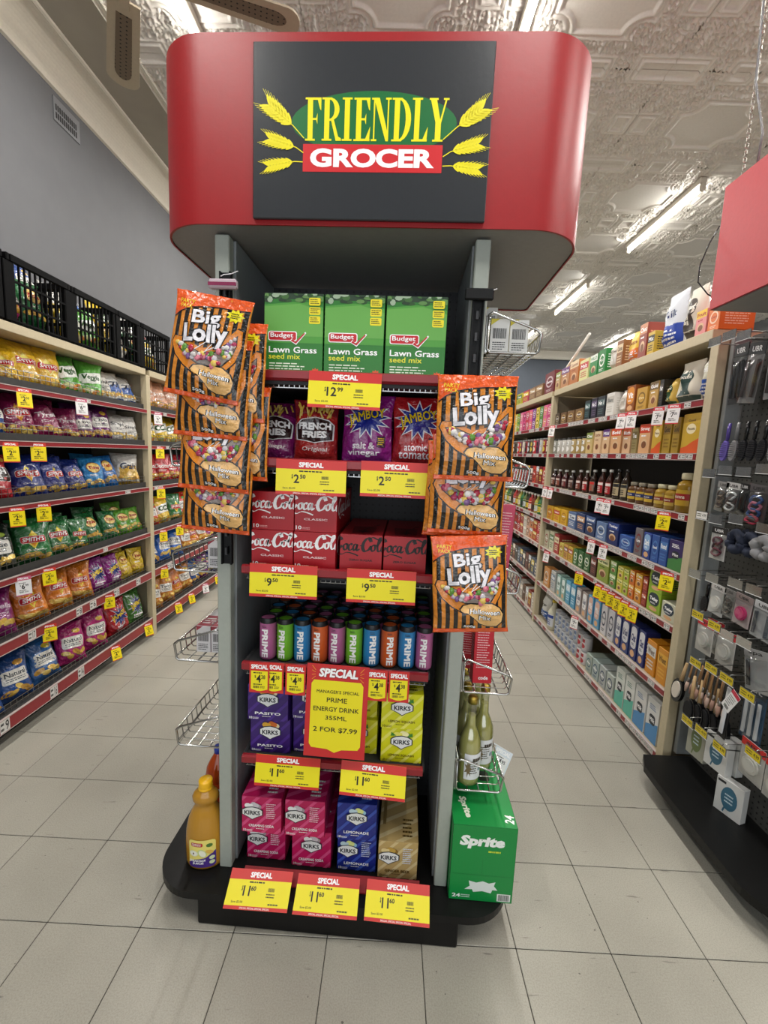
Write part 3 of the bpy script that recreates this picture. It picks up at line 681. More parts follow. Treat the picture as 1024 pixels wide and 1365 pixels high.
# ---------- bags
def bag(name, w, h, t, col, p=None, seal=None, seed=0, kind='foil', nx=14, ny=18, sw=.012, full=1.0, extra=None, film=None):
    rn = random.Random(seed); ph = [rn.uniform(0, 6.28) for _ in range(8)]; am = [rn.uniform(.5, 1.2) for _ in range(8)]
    H = [[0]*(nx+1) for _ in range(ny+1)]; X = [[0]*(nx+1) for _ in range(ny+1)]
    for j in range(ny+1):
        v = j/ny
        for i in range(nx+1):
            u = i/nx; e = max(0, 1-abs(2*u-1)**2.6)**.62; f = max(0, min(1, (v-.035)/.16))**.7*max(0, min(1, (.965-v)/.30))**.62
            wr = .16*am[0]*sin(9*u+ph[0]+3*v)*sin(7*v+ph[1])+.11*am[1]*sin(17*u+5*v+ph[2])+.10*am[2]*sin(15*v-6*u+ph[3])
            H[j][i] = t/2*max(0, e*f*(1+wr*1.1)*(1.06-.25*v))+.0011+ (.0016*sin(40*u+ph[4]) if (v < .05 or v > .95) else 0)
            pin = 1-.085*full*sin(pi*min(1, max(0, v)))**.5+.02*sin(9*v+ph[5])*full; X[j][i] = (u-.5)*w*pin
    def S(u, v, d, back=False):
        fu = min(max(u/w, 0), .99999)*nx; fv = min(max(v/h, 0), .99999)*ny; i, j = int(fu), int(fv); a, b = fu-i, fv-j
        bl = lambda A: (A[j][i]*(1-a)+A[j][i+1]*a)*(1-b)+(A[j+1][i]*(1-a)+A[j+1][i+1]*a)*b
        return (bl(X), -(bl(H)+d) if not back else bl(H)*.85, v)
    m = MB(); bm_ = M(col, kind); sm_ = M(seal, kind) if seal else bm_
    for back in (False, True):
        b0 = len(m.v)
        for j in range(ny+1):
            for i in range(nx+1): m.pt((X[j][i], -H[j][i] if not back else H[j][i]*.85, h*j/ny))
        for j in range(ny):
            for i in range(nx):
                a = b0+j*(nx+1)+i; q = (a, a+1, a+nx+2, a+nx+1); m.face(q if not back else q[::-1], sm_ if (j == 0 or j == ny-1) else bm_, True)
        if not back: f0 = b0
        else:
            k1 = nx+1
            for j in range(ny):
                for i in (0, nx):
                    a, c = f0+j*k1+i, b0+j*k1+i; q = (a, a+k1, c+k1, c); m.face(q if i == 0 else q[::-1], bm_)
            for i in range(nx):
                for j in (0, ny):
                    a, c = f0+j*k1+i, b0+j*k1+i; q = (a, c, c+1, a+1); m.face(q if j == 0 else q[::-1], sm_)
    o = m.build(name)
    if p:
        q = MB(); p.emit(q, S, kind, (.002, .002, w-.002, h-.002), (w/nx, h/ny), .00042); q.build('printed_design', o)
    if extra: extra(o, S)
    return o

def candy_bag(seed):
    w, h = .208, .268; p = P(); X = lambda a: a*w; Y = lambda b: b*h
    OR = '#d8862a'; BK = '#15110e'; HD = '#e2571c'
    pts = lambda l: [(X(a), Y(b)) for a, b in l]
    p.rect(0, 0, w, h, OR)
    for k in range(9):
        x = .055+k*.108; p.poly(pts([(x, 0), (x+.056, 0), (x+.050+.012*sin(k), .95), (x-.002, .95)]), BK, 2)
    p.lay = 3; p.poly(pts([(0, 1), (1, 1), (1, .905), (.85, .89), (.6, .885), (.42, .875), (.24, .845), (.1, .80), (0, .74)]), HD)
    p.band(pts([(0, .735), (.1, .795), (.24, .84), (.42, .87), (.6, .88), (.85, .885), (1, .90)]), .003, BK)
    p.rect(0, 0, w, h*.045, HD)
    p.text('PARTY\nPACK', X(.07), Y(.83), X(.27), Y(.915), '#f2c82a', .02, rot=-.05)
    # grin-shaped window in an orange frame
    out = pts([(.04, .50), (.07, .555), (.20, .55), (.45, .47), (.62, .50), (.78, .62), (.88, .71), (.95, .70), (.955, .56), (.90, .40), (.80, .28), (.62, .22), (.42, .22), (.25, .29), (.12, .38)])
    p.poly([(x+(x-w*.5)*.035, y+(y-h*.45)*.06) for x, y in out], BK); p.poly(out, '#dd8420')
    p.poly(pts([(.10, .50), (.22, .50), (.45, .43), (.64, .46), (.80, .58), (.90, .655), (.90, .55), (.85, .42), (.77, .33), (.60, .31), (.42, .32), (.28, .37), (.16, .44)]), BK)
    win = pts([(.115, .495), (.22, .492), (.45, .42), (.65, .45), (.80, .57), (.885, .635), (.885, .55), (.835, .43), (.76, .34), (.60, .32), (.42, .33), (.28, .38), (.17, .445)])
    p.poly(win, '#8d8078')
    # lettering in rounded white with black outline
    for t, a, b, c, d, sh in (('Big', .28, .665, .65, .835, .05), ('Lolly', .20, .475, .78, .70, .06)):
        p.text(t, X(a-.02), Y(b-.012), X(c+.02), Y(d+.012), BK, .075, rot=.09); p.text(t, X(a), Y(b), X(c), Y(d), '#f2eff4', .035, rot=.09)
    p.star(X(.82), Y(.83), .013, .019, 9, '#efe11e', 1.3, 1); p.lines(X(.76), Y(.80), X(.88), Y(.86), 3, '#2a2608', seed)
    cl = pts([(.36, .26), (.40, .30), (.50, .315), (.58, .305), (.66, .32), (.78, .315), (.88, .27), (.93, .20), (.91, .12), (.84, .075), (.72, .075), (.62, .105), (.54, .17), (.46, .22), (.38, .24)])
    p.poly([(x+(x-w*.66)*.06, y+(y-h*.2)*.09) for x, y in cl], BK); p.poly(cl, '#edbb74')
    p.text('Halloween', X(.475), Y(.205), X(.895), Y(.262), BK, .06, rot=-.06); p.text('Halloween', X(.49), Y(.21), X(.88), Y(.256), '#ffffff', .015, rot=-.06)
    p.text('Mix', X(.60), Y(.145), X(.77), Y(.20), BK, .06, rot=-.06); p.text('Mix', X(.61), Y(.15), X(.755), Y(.195), '#ffffff', .015, rot=-.06)
    p.text('500g', X(.395), Y(.05), X(.575), Y(.095), BK, .07, rot=-.05); p.text('500g', X(.405), Y(.055), X(.565), Y(.09), '#ffffff', .02, rot=-.05)
    def extra(o, S):
        rn = random.Random(seed+9); m = MB(); k = 0
        def inside(x, y):
            c = False; n = len(win)
            for i in range(n):
                (x1, y1), (x2, y2) = win[i], win[(i+1) % n]
                if (y1 > y) != (y2 > y) and x < (x2-x1)*(y-y1)/(y2-y1)+x1: c = not c
            return c
        while k < 60:
            x, y = rn.uniform(.1, .9)*w, rn.uniform(.30, .62)*h
            if not inside(x, y): continue
            k += 1; cx, cy, cz = S(x, y, .0); r = rn.uniform(.007, .012)
            c = M(rn.choice(['#d8d2cf', '#b02a44', '#c9c4c8', '#7c5a8c', '#5f8f3a', '#d77a8c', '#e8e4e0', '#a83a5c', '#e0c060']), 'gloss')
            a, b = rn.uniform(.6, 1), rn.uniform(.6, 1); ring = []
            for jz, (rr_, zz) in enumerate(((.45, -.85), (1, -.1), (.7, .65))): ring.append([m.pt((cx+r*a*rr_*cos(q*pi/3), cy-r*.35*zz-.0035, cz+r*b*rr_*sin(q*pi/3))) for q in range(6)])
            for A, B in zip(ring, ring[1:]):
                for q in range(6): m.face((A[q], A[(q+1) % 6], B[(q+1) % 6], B[q]), c, True)
            m.face(ring[2], c, True)
        for q in range(3):
            x, y = rn.uniform(.3, .7)*w, rn.uniform(.38, .46)*h; a = rn.uniform(.4, 1.2); l = .05
            m.tube([S(x, y, .002), S(min(w*.85, x+cos(a)*l), y+sin(a)*l*.7, .002)], .0011, M('#f4f4f4', 'gloss'), 5)
        tag(m.build('candies', o), kind='stuff')
    return bag('candy_bag', w, h, .042, OR, p, HD, seed, 'foil', 16, 20, extra=extra, full=.5)
cb = [candy_bag(11), candy_bag(23), candy_bag(37)]
def hang(i, x, z, y, rot, label, lean=0.0):      # x, z: centre of the top edge
    o = cb[i] if cb[i].name not in USED else copy_tree(cb[i]); USED.add(cb[i].name)
    o.matrix_world = Matrix.Translation(U(x, y, z)) @ Matrix.Rotation(TH, 4, 'Z') @ Matrix.Rotation(rot, 4, 'Y') @ Matrix.Rotation(lean, 4, 'X') @ Matrix.Translation((0, 0, -.268))
    tag(o, label, 'candy bag', 'striped candy bags on the clip strips')
GL = 'orange and black striped candy bag, '
hang(0, -.327, 1.948, -.042, .150, GL+'topmost on the left clip strip', -.04)
hang(1, -.340, 1.850, -.012, .06, GL+'second down on the left clip strip', -.04)
hang(2, -.342, 1.702, .006, .055, GL+'third down on the left clip strip', -.04)
hang(0, -.350, 1.578, .034, .055, GL+'lowest on the left clip strip', -.04)
hang(1, -.312, 1.900, .020, .03, GL+'tucked behind the topmost one at left', -.02)
hang(2, -.310, 1.735, .046, .03, GL+'tucked behind the third one at left', -.02)
hang(1, .360, 1.768, -.052, -.01, GL+'topmost on the right clip strip', -.04)
hang(2, .358, 1.617, -.014, .01, GL+'middle one on the right clip strip', -.04)
hang(0, .366, 1.350, -.040, -.075, GL+'lowest on the right clip strip', -.05)
hang(0, .350, 1.600, .034, .02, GL+'tucked behind the middle one at right', -.02)
for sx, x, zt, zb, side in ((-1, -.352, 2.052, 1.20, 'left'), (1, .366, 2.022, 1.10, 'right')):
    e = empty('clip_strip', U(x, .075, zb), (0, 0, TH)); tag(e, 'black slotted clip strip fixed to the %s post' % side, 'clip strip')
    L_ = zt-zb; m = MB(); bk = M('#141516', 'black'); w2 = .0165
    m.box(-w2, w2, .006, .014, 0, L_, bk, .001); m.box(-w2, -w2+.004, -.004, .006, 0, L_, bk); m.box(w2-.004, w2, -.004, .006, 0, L_, bk); m.build('strip', e)
    for k in range(int(L_/.058)):
        m = MB(); z = .03+k*.058; m.box(-.005, .003, -.0015, .0055, z, z+.022, M('#4a4b4d', 'black')); m.box(.003, .0055, -.008, .0055, z+.004, z+.026, bk); m.build('hook', e)
    m = MB()
    if sx < 0:
        m.box(-.040, .040, -.022, -.004, L_-.052, L_-.026, M('#c9b7bf', 'gloss'), .004); m.box(-.040, .040, -.0235, -.021, L_-.045, L_-.036, M('#8a3a58', 'gloss')); m.build('pink_ticket_holder', e)
    else:
        m.box(-.040, .038, -.018, -.004, L_-.033, L_-.003, bk, .003); m.build('holder_plate', e)
    m = MB(); m.tube([(-.01, -.006, L_-.015), (.0, -.010, L_-.012), (.02, -.010, L_-.010), (.045, -.02, L_-.006)], .0014, M('#e8e8e8', 'gloss'), 5); m.build('cable_tie', e)
# ---------- shelf talkers
TK = {}
def big_tag(price, cents, w=.207, h=.102):
    k = (price, cents)
    if k in TK: return TK[k]
    m = MB(); m.box(-w/2, w/2, -.0006, 0, -h, 0, M('#e8dc18', 'card')); o = m.build('shelf_ticket')
    p = P(); RD = '#cf2f2a'; Z = lambda a: -h*(1-a)
    p.rect(-w/2, Z(.73), w/2, Z(1), RD); p.rect(-w/2, Z(.09), w/2, Z(.73), '#f2e41c'); p.rect(-w/2, Z(0), w/2, Z(.09), RD)
    p.text('SPECIAL', -w*.175, Z(.785), w*.175, Z(.93), '#ffffff', .045); p.lines(-w*.17, Z(.635), w*.17, Z(.715), 1, '#2c2a10', len(price))
    p.text('$', -w*.275, Z(.44), -w*.255, Z(.58), '#14120a', .02); p.text(price, -w*.245, Z(.33), -w*(.245-.085*len(price)), Z(.58), '#14120a', .02, fit=False, al='l'); pw = (Z(.58)-Z(.33))*text_mesh(price, .02)[2]; p.text(cents, -w*.235+pw, Z(.46), -w*.155+pw, Z(.58), '#14120a', .03)
    p.bars(w*.15, Z(.46), w*.25, Z(.55)); p.lines(w*.13, Z(.30), w*.27, Z(.43), 2, '#3a3410', 3); p.text('Save $2.00', -w*.40, Z(.15), -w*.22, Z(.21), '#2c2a10', .01); p.lines(w*.18, Z(.12), w*.38, Z(.2), 1, '#5a5420', 5)
    p.text('SPECIAL SPECIAL SPECIAL SPECIAL', -w*.25, Z(.02), w*.22, Z(.065), '#f6e6e0', .02)
    q = MB(); p.emit(q, front(-.0006)); q.build('printed_price', o); TK[k] = o; return o
def ptag(o, x, z, y, label, rx=0.0, rz=0.0, cat='price tag', group='shelf price tickets on the display', rot=0.0):
    c = o if o.name not in USED else copy_tree(o); USED.add(o.name)
    c.matrix_world = Matrix.Translation(U(x, y, z)) @ Matrix.Rotation(TH+rz, 4, 'Z') @ Matrix.Rotation(rx, 4, 'X') @ Matrix.Rotation(rot, 4, 'Y')
    return tag(c, label, cat, group)
tl = 'yellow and red special price ticket, '
ptag(big_tag('12', '99'), .004, 1.782, .049, tl+'under the lawn seed boxes', -.08, 0, rot=.02)
ptag(big_tag('2', '50'), -.088, 1.532, .049, tl+'left one on the crisp shelf', -.05)
ptag(big_tag('2', '50'), .161, 1.537, .049, tl+'right one on the crisp shelf', -.06)
ptag(big_tag('9', '50'), -.166, 1.216, .049, tl+'left one on the cola shelf', -.05)
ptag(big_tag('9', '50'), .130, 1.216, .049, tl+'right one on the cola shelf', -.05)
ptag(big_tag('11', '60'), -.142, .590, .047, tl+'under the purple cartons', -.12, .03, rot=.03)
o = ptag(big_tag('11', '60'), .132, .588, .047, tl+'under the yellow cartons, its corner curling', -.28, -.05)
for x, t, rz in ((-.224, 'leftmost on the base deck edge', .02), (.0, 'middle one on the base deck edge', 0), (.229, 'rightmost on the base deck edge', -.02)):
    c = ptag(big_tag('11', '60'), x, .165, .052, tl+t, -.98, rz); c.scale = (.99, 1, 1)
def small_tag(col='#f2e41c', head='#cf2f2a', price='4', cents='38', w=.063, h=.098, name='price_ticket', frame=True):
    m = MB(); m.box(-w/2, w/2, -.0006, 0, -h, 0, M(head, 'card')); o = m.build(name); p = P(); Z = lambda a: -h*(1-a)
    p.poly([(-w*.42, Z(.12)), (-w*.1, Z(.06)), (w*.1, Z(.06)), (w*.42, Z(.12)), (w*.42, Z(.72)), (-w*.42, Z(.72))] if frame else [(-w*.5, Z(.05)), (w*.5, Z(.05)), (w*.5, Z(.80)), (-w*.5, Z(.80))], col); p.text('SPECIAL', -w*.42, Z(.78), w*.42, Z(.93), '#ffffff', .045) if frame else p.text('SPECIAL', -w*.36, Z(.85), w*.36, Z(.95), '#ffffff', .04)
    p.text('$', -w*.24, Z(.48), -w*.16, Z(.58), '#14120a'); p.text(price, -w*.14, Z(.34), w*.08, Z(.60), '#14120a', .03); p.text(cents, w*.10, Z(.46), w*.3, Z(.59), '#14120a', .02)
    p.lines(-w*.3, Z(.62), w*.3, Z(.70), 1, '#3a3410', 2); p.lines(-w*.3, Z(.24), w*.3, Z(.32), 1, '#3a3410', 2); p.bars(-w*.3, Z(.15), -w*.02, Z(.23), n=10); p.lines(w*.03, Z(.15), w*.3, Z(.23), 2, '#3a3410', 3)
    q = MB(); p.emit(q, front(-.0006)); q.build('printed_price', o); return o
st = small_tag(); xs = ((-.237, .046, 'leftmost on the can shelf edge'), (-.193, .049, 'second from left, half covered'), (-.123, .046, 'third, just left of the poster'), (.131, .046, 'just right of the poster'), (.198, .046, 'rightmost on the can shelf edge'))
for x, y, t in xs: ptag(st, x, .901, y, 'small yellow price ticket in red frame, '+t, -.04, group='small tickets on the can shelf')
# manager's special poster
m = MB(); w, h = .192, .300
m.box(-w/2, w/2, -.001, 0, -h, 0, M('#c92a2c', 'card')); ps = m.build('special_poster'); p = P(); Z = lambda a: -h*(1-a)
p.poly([(-w*.42, Z(.14)), (-w*.38, Z(.10)), (-w*.12, Z(.09)), (0, Z(.055)), (w*.12, Z(.09)), (w*.38, Z(.10)), (w*.42, Z(.14)), (w*.42, Z(.79)), (w*.38, Z(.83)), (-w*.38, Z(.83)), (-w*.42, Z(.79))], '#f0e21e')
p.text('SPECIAL', -w*.30, Z(.86), w*.34, Z(.965), '#7a1210', .075, .12); p.text('SPECIAL', -w*.30, Z(.865), w*.33, Z(.96), '#ffffff', .045, .12)
for s_ in (-1, 1):
    for k in range(4): a = (.5-k*.33); p.band([(s_*w*.36, Z(.90)+a*.02), (s_*w*.42, Z(.905)+a*.045)], .0016, '#f0a030')
for t, a, b, z0, z1 in (("MANAGER'S SPECIAL", -.33, .36, .695, .73), ('PRIME', -.16, .17, .60, .65), ('ENERGY DRINK', -.37, .37, .50, .55), ('355ML', -.17, .18, .41, .455), ('2 FOR $7.99', -.36, .36, .27, .33)): p.text(t, w*a, Z(z0), w*b, Z(z1), '#1c1a08', .015)
q = MB(); p.emit(q, front(-.001)); q.build('printed_text', ps)
ptag(ps, .010, .910, .0445, "red and yellow manager's special poster hanging below the drink cans", -.05, 0, 'poster', None, .015)
# small crisp bags on the second shelf
def crisp_ff(col, t2, seed):
    w, h = .145, .195; p = P(); p.rect(0, 0, w, h, col)
    p.poly([(0, h), (w, h), (w, h*.73), (w*.7, h*.77), (w*.3, h*.77), (0, h*.73)], '#7a1420' if col != '#7d1a5e' else '#5a1040')
    rn = random.Random(seed)
    for k in range(26): x = rn.uniform(.12, .88)*w; y = rn.uniform(.74, .92)*h; a = rn.uniform(.9, 2.2); p.band([(x-cos(a)*.014, y-sin(a)*.014), (x+cos(a)*.014, y+sin(a)*.014)], .005, rn.choice(['#d8b24a', '#c79a38', '#e6cc74']), 4)
    p.lay = 6; fr = [(.08, .36), (.05, .60), (.18, .68), (.5, .72), (.82, .68), (.95, .60), (.92, .36), (.5, .31)]
    p.poly([(a*w, b*h) for a, b in fr], '#e8e8ea'); p.poly([(w*(.5+(a-.5)*.93), h*(.5+(b-.5)*.93)) for a, b in fr], '#2a1216')
    p.text('FRENCH', w*.13, h*.52, w*.87, h*.63, '#f4f4f4', .05); p.text('FRIES', w*.22, h*.39, w*.78, h*.50, '#f4f4f4', .05)
    p.text(t2, w*.22, h*.17, w*.78, h*.25, '#f4e6e0', .01, .2); p.text('AUTHENTIC', w*.3, h*.69, w*.7, h*.72, '#e8d8c8')
    return bag('crisp_bag', w, h, .06, col, p, col, seed)
def crisp_jam(col, t2, t3, seed):
    w, h = .165, .215; p = P(); p.rect(0, 0, w, h, col)
    p.star(w*.5, h*.66, .042, .074, 13, '#e8e8ee', 1.12, .86, .1); p.star(w*.5, h*.66, .036, .064, 13, '#1b2a8c', 1.12, .86, .1)
    p.text('JAMBOY', w*.12, h*.57, w*.88, h*.76, '#141a3c', .045, rot=.22, arch=.006); p.text('JAMBOY', w*.13, h*.575, w*.87, h*.755, '#f0d020', .025, rot=.22, arch=.006)
    p.text(t2, w*.24, h*.23, w*.68, h*.33, '#f6eef4', .03); p.text(t3, w*.14, h*.12, w*.78, h*.22, '#f6eef4', .03)
    p.rrect(w*.72, h*.26, w*.88, h*.42, .003, '#3a1030'); p.lines(w*.74, h*.29, w*.86, h*.40, 4, '#e8c81e', 3)
    return bag('crisp_bag', w, h, .06, col, p, col, seed)
s = SHELF[1]+.002
def stand(o, x, y, lean, rz, label, group, z=s):
    c = o if o.name not in USED else copy_tree(o); USED.add(o.name)
    c.matrix_world = Matrix.Translation(U(x, y, z)) @ Matrix.Rotation(TH+rz, 4, 'Z') @ Matrix.Rotation(lean, 4, 'X'); return tag(c, label, 'crisp bag', group)
b1 = crisp_ff('#a5201f', 'Original', 41); b2 = crisp_ff('#7d1a5e', '& Vinegar', 42); b3 = crisp_jam('#8a1c7c', 'salt &', 'vinegar', 43); b4 = crisp_jam('#a81a22', 'atomic', 'tomato', 44)
G = 'crisp bags on the display shelf'
stand(b2, -.232, .150, -.30, .12, 'purple french fries snack bag at left, slumped back', G)
stand(b1, -.098, .150, -.08, .04, 'red french fries snack bag, original flavour in front', G)
stand(b1, -.130, .250, -.08, -.1, 'red french fries snack bag standing behind the front one', G)
stand(b3, .062, .150, -.06, -.05, 'purple crisp bag with blue starburst, salt and vinegar', G)
stand(b3, .068, .250, -.06, .08, 'purple starburst crisp bag behind the salt and vinegar one', G)
stand(b4, .218, .155, -.06, .02, 'red crisp bag with blue starburst, tomato flavour', G)
stand(b4, .222, .255, -.06, -.05, 'red starburst crisp bag behind the tomato flavour one', G)

# ---------- wire baskets down both sides
def basket(sg, L_=.95):
    e = empty('wire_basket'); st_ = M('#b9b9b6', 'steel'); D = .155; m = MB(); X = lambda x: sg*x
    loop = [(X(0), 0, .105), (X(.012), 0, .112), (X(D-.012), 0, .066), (X(D), 0, .054), (X(D-.006), 0, .006), (X(D-.014), 0, 0), (X(.008), 0, 0), (X(0), 0, .010), (X(0), 0, .105)]
    for y in (0, L_): m.tube([(a, y, c) for a, b, c in loop], .0040, st_, 8)
    for x, z in ((D, .056), (D-.004, .012), (.002, .105)): m.tube([(X(x), 0, z), (X(x), L_, z)], .0034, st_, 6)
    m.build('frame', e); m = MB()
    for k in range(1, 27):
        y = L_*k/27; m.tube([(X(D), y, .056), (X(D-.006), y, .008), (X(D-.012), y, .001), (X(.004), y, .001), (X(.0), y, .1)], .0021, st_, 5)
    tag(m.build('cross_wires', e), kind='stuff'); m = MB()
    for x in (.04, .078, .115): m.tube([(X(x), 0, -.001), (X(x), L_, -.001)], .0024, st_, 5)
    m.build('floor_wires', e)
    m = MB(); m.box(min(X(-.006), X(0)), max(X(-.006), X(0)), .0, .02, .0, .10, st_); m.build('bracket', e); return e
bl, br_ = basket(-1), basket(1)
BZ = {-1: [1.495, 1.155, .845, .535], 1: [1.868, 1.475, 1.140, .800, .448]}
nm = ['topmost', 'second from top', 'third from top', 'fourth from top', 'lowest']
for sg, pr_ in ((-1, bl), (1, br_)):
    for i, z in enumerate(BZ[sg]):
        t = nm[i] if i < len(BZ[sg])-1 else 'lowest'
        put(pr_, U(-.402 if sg < 0 else .407, .135, z), TH, 'chrome wire side basket, %s on the %s side of the display' % (t, 'left' if sg < 0 else 'right'), 'basket', 'wire side baskets')
# white blister cartons with barcodes
def barbox(col, w, h, acc, d=.20):
    p = P(); p.rect(0, 0, w, h, col); p.bars(w*.14, h*.42, w*.86, h*.72, '#222222', int(w*1e4)); p.lines(w*.14, h*.08, w*.86, h*.34, 4, '#333333', 3); p.poly([(0, h), (w*.5, h), (0, h*.8)], acc)
    sd = P(); sd.rect(0, 0, d, h, acc); sd.lines(.01, h*.2, d*.9, h*.8, 3, '#e8e0e0', 2)
    return carton('small_carton', w, h, d, col, p, sd, sd)
wb = barbox('#d9d6d6', .050, .095, '#9e3a48'); wb2 = barbox('#dcdcd8', .056, .098, '#c8bc3a'); 
for x, y, z, o, t in ((-.428, .165, 1.158, wb, 'in the left basket below the candy bags'), (-.432, .19, .848, wb, 'inner one in the left third basket'), (-.484, .19, .848, wb, 'outer one in the left third basket'), (-.432, .395, .848, wb, 'behind the inner one, left third basket'), (-.484, .395, .848, wb, 'behind the outer one, left third basket'), (-.432, .19, .9445, wb, 'stacked on top, left third basket') if 0 else (-.432, .60, .848, wb, 'farthest in the left third basket'),
                   (.446, .16, 1.871, wb2, 'inner one in the topmost right basket'), (.504, .165, 1.871, wb2, 'outer one in the topmost right basket'), (.446, .38, 1.871, wb2, 'behind the inner one, topmost right basket'), (.446, .375, 1.971, wb2, 'stacked at the back, topmost right basket')):
    put(o, U(x, y, z+.002), TH, 'white barcoded carton '+t, 'carton', 'white cartons in the baskets')
def tallred(col, w=.064, h=.262, d=.045):
    p = P(); p.rect(0, 0, w, h, col); p.lines(w*.15, h*.2, w*.85, h*.92, 22, '#f0c0c4', 7, .35); p.text('code', w*.3, h*.05, w*.8, h*.10, '#ffffff', .02)
    sd = P(); sd.rect(0, 0, d, h, col); sd.lines(.004, .05, d-.004, h*.9, 18, '#e8b0b0', 3); return carton('tall_carton', w, h, d, col, p, sd, None)
tr_, tp_ = tallred('#c01c2c'), tallred('#c43a5c', .05, .27)
put(tr_, U(.478, .19, .804), (-.05, 0, TH+.05), 'tall red carton standing in the fourth right basket', 'carton', 'tall cartons in baskets')
put(tr_, U(.445, .29, .804), (-.05, 0, TH-.1), 'tall dark red carton behind the front one, fourth right basket', 'carton', 'tall cartons in baskets')
put(tp_, U(.508, .19, 1.144), (-.04, .05, TH), 'tall pink carton with small print in the third right basket', 'carton', 'tall cartons in baskets')
# glass cider bottles
def cider():
    o = MB(); gm_ = M('#e9ecd6', 'clear', mix=.24)
    o.lathe([(.030, 0), (.0375, .006), (.038, .02), (.038, .135), (.036, .160), (.026, .186), (.0165, .208), (.0145, .25), (.0150, .285), (.0168, .290), (.0165, .298), (.0145, .300)], gm_, 24); b = o.build('glass_bottle')
    m = MB(); m.lathe([(.0345, .006), (.035, .02), (.035, .134), (.033, .158), (.024, .184), (.0145, .206), (.0122, .245)], M('#d9d184', 'gloss'), 20); m.build('drink', b)
    m = MB(); m.lathe([(.0170, .288), (.0172, .306), (.0150, .311), (.004, .312)], M('#b8a04a', 'steel', rough=.35), 18); m.build('cap', b)
    p = P(); p.rect(-.040, .030, .040, .122, '#eceef0'); p.lines(-.03, .05, .012, .10, 6, '#4a4436', 3); p.star(-.026, .07, .006, .014, 7, '#7a6a4a', 1, 2.5); p.ellipse(.018, .065, .010, .008, '#8fa0a8'); p.text('Bulmers', -.014, .094, .026, .106, '#5a4a2a', .01) if 0 else p.lines(-.012, .092, .028, .108, 1, '#3a2f20', 5, .7)
    m = MB(); p.emit(m, lambda u, v, d: ((.0382+d)*cos(u/.038-pi/2), (.0382+d)*sin(u/.038-pi/2), v), 'card', None, (.006, 1)); m.build('paper_label', b); return b
cd = cider()
for x, y, r, t in ((.452, .180, .5, 'front one in the lowest right basket'), (.508, .260, .4, 'outer one behind the front, lowest right basket'), (.448, .270, 0, 'inner one behind the front, lowest right basket'), (.505, .36, .1, 'fourth along the lowest right basket'), (.45, .37, .3, 'fifth, hidden back in the lowest right basket')):
    put(cd, U(x, y, .4512), TH+r, 'pale green glass cider bottle, '+t, 'bottle', 'cider bottles in the basket')
# soft drink multipack on the deck
w, h, d = .205, .272, .37; SG = '#0c8a3e'; p = P(); p.rect(0, 0, w, h, SG); p.text('Sprite', w*.12, h*.70, w*.82, h*.875, '#f4f8f4', .055, .18, rot=.0); p.lines(w*.57, h*.655, w*.84, h*.69, 1, '#c9dc3a', 2, .6)
p.rect(w*.03, h*.352, w*.97, h*.356, '#0a6f32'); p.rect(w*.492, h*.356, w*.497, h*.56, '#0a6f32')
p.poly([(w*a, h*b) for a, b in ((.24, .15), (.32, .20), (.30, .27), (.42, .25), (.52, .275), (.62, .25), (.72, .275), (.70, .22), (.76, .165), (.68, .165), (.66, .12), (.52, .14), (.38, .12), (.36, .155))], '#dfe9e4')
p.text('24', w*.05, h*.035, w*.18, h*.085, '#f4f8f4', .03); p.lines(w*.19, h*.035, w*.34, h*.085, 2, '#cfe4d8', 3); p.rect(w*.76, h*.02, w*.97, h*.12, '#e8ece8'); p.bars(w*.78, h*.03, w*.95, h*.11, '#222222', 4)
tp = P(); tp.rect(0, 0, w, d, SG); tp.text('Sprite', .0, .06, .09, .09, '#e8ecd8', .045, .15, rot=R(-80)); tp.text('24', w*.82, .02, w*.98, .05, '#f4f8f4', .03, rot=R(80)); tp.rrect(w*.28, .20, w*.45, .25, .008, '#0b2416'); tp.rrect(w*.55, .20, w*.74, .25, .008, '#0b2416')
sd = P(); sd.rect(0, 0, d, h, SG)
sb = carton('multipack_carton', w, h, d, SG, p, sd, tp, b=.003); put(sb, U(.498, .052, .1215), TH-.0, 'green lemonade multipack carton at right end of the black deck', 'carton')
# juice and orange drink bottles
m = MB(); jm = M('#b5842a', 'gloss', rough=.14); m.lathe([(.044, 0), (.053, .006), (.056, .02), (.0565, .09), (.054, .13), (.047, .172), (.037, .200), (.030, .216), (.0305, .226), (.036, .236), (.037, .248), (.031, .262), (.021, .272), (.019, .285)], jm, 32, sx=1.20, sy=.92); jb = m.build('juice_bottle')
m = MB(); ycap = M('#f0b81a', 'gloss', rough=.3); m.lathe([(.0225, .272), (.0235, .274), (.0235, .280), (.0225, .281), (.0228, .283), (.0228, .302), (.0215, .305), (.004, .305)], ycap, 28); m.build('screw_cap', jb)
p = P(); p.rrect(-.038, .016, .040, .118, .012, '#f0e27a'); p.poly([(-.038, .030), (-.02, .045), (.01, .052), (.040, .075), (.040, .022), (.034, .016), (-.032, .016), (-.038, .022)], '#4a2f86')
p.rrect(-.030, .094, .004, .108, .005, '#b8202a'); p.lines(-.027, .096, .001, .106, 2, '#f2e6e0', 3, .6); p.ellipse(.022, .098, .009, .007, '#4f7a35'); p.ellipse(-.022, .068, .013, .011, '#e8ecd0'); p.ellipse(-.022, .068, .010, .008, '#f8f8ea'); p.ellipse(-.022, .068, .002, .004, '#6a4a20'); p.ellipse(.002, .070, .011, .016, '#cfdc96', rot=.5); p.ellipse(.003, .069, .008, .013, '#f4f6e0', rot=.5); p.ellipse(.022, .074, .012, .006, '#e8c05a', rot=-.5)
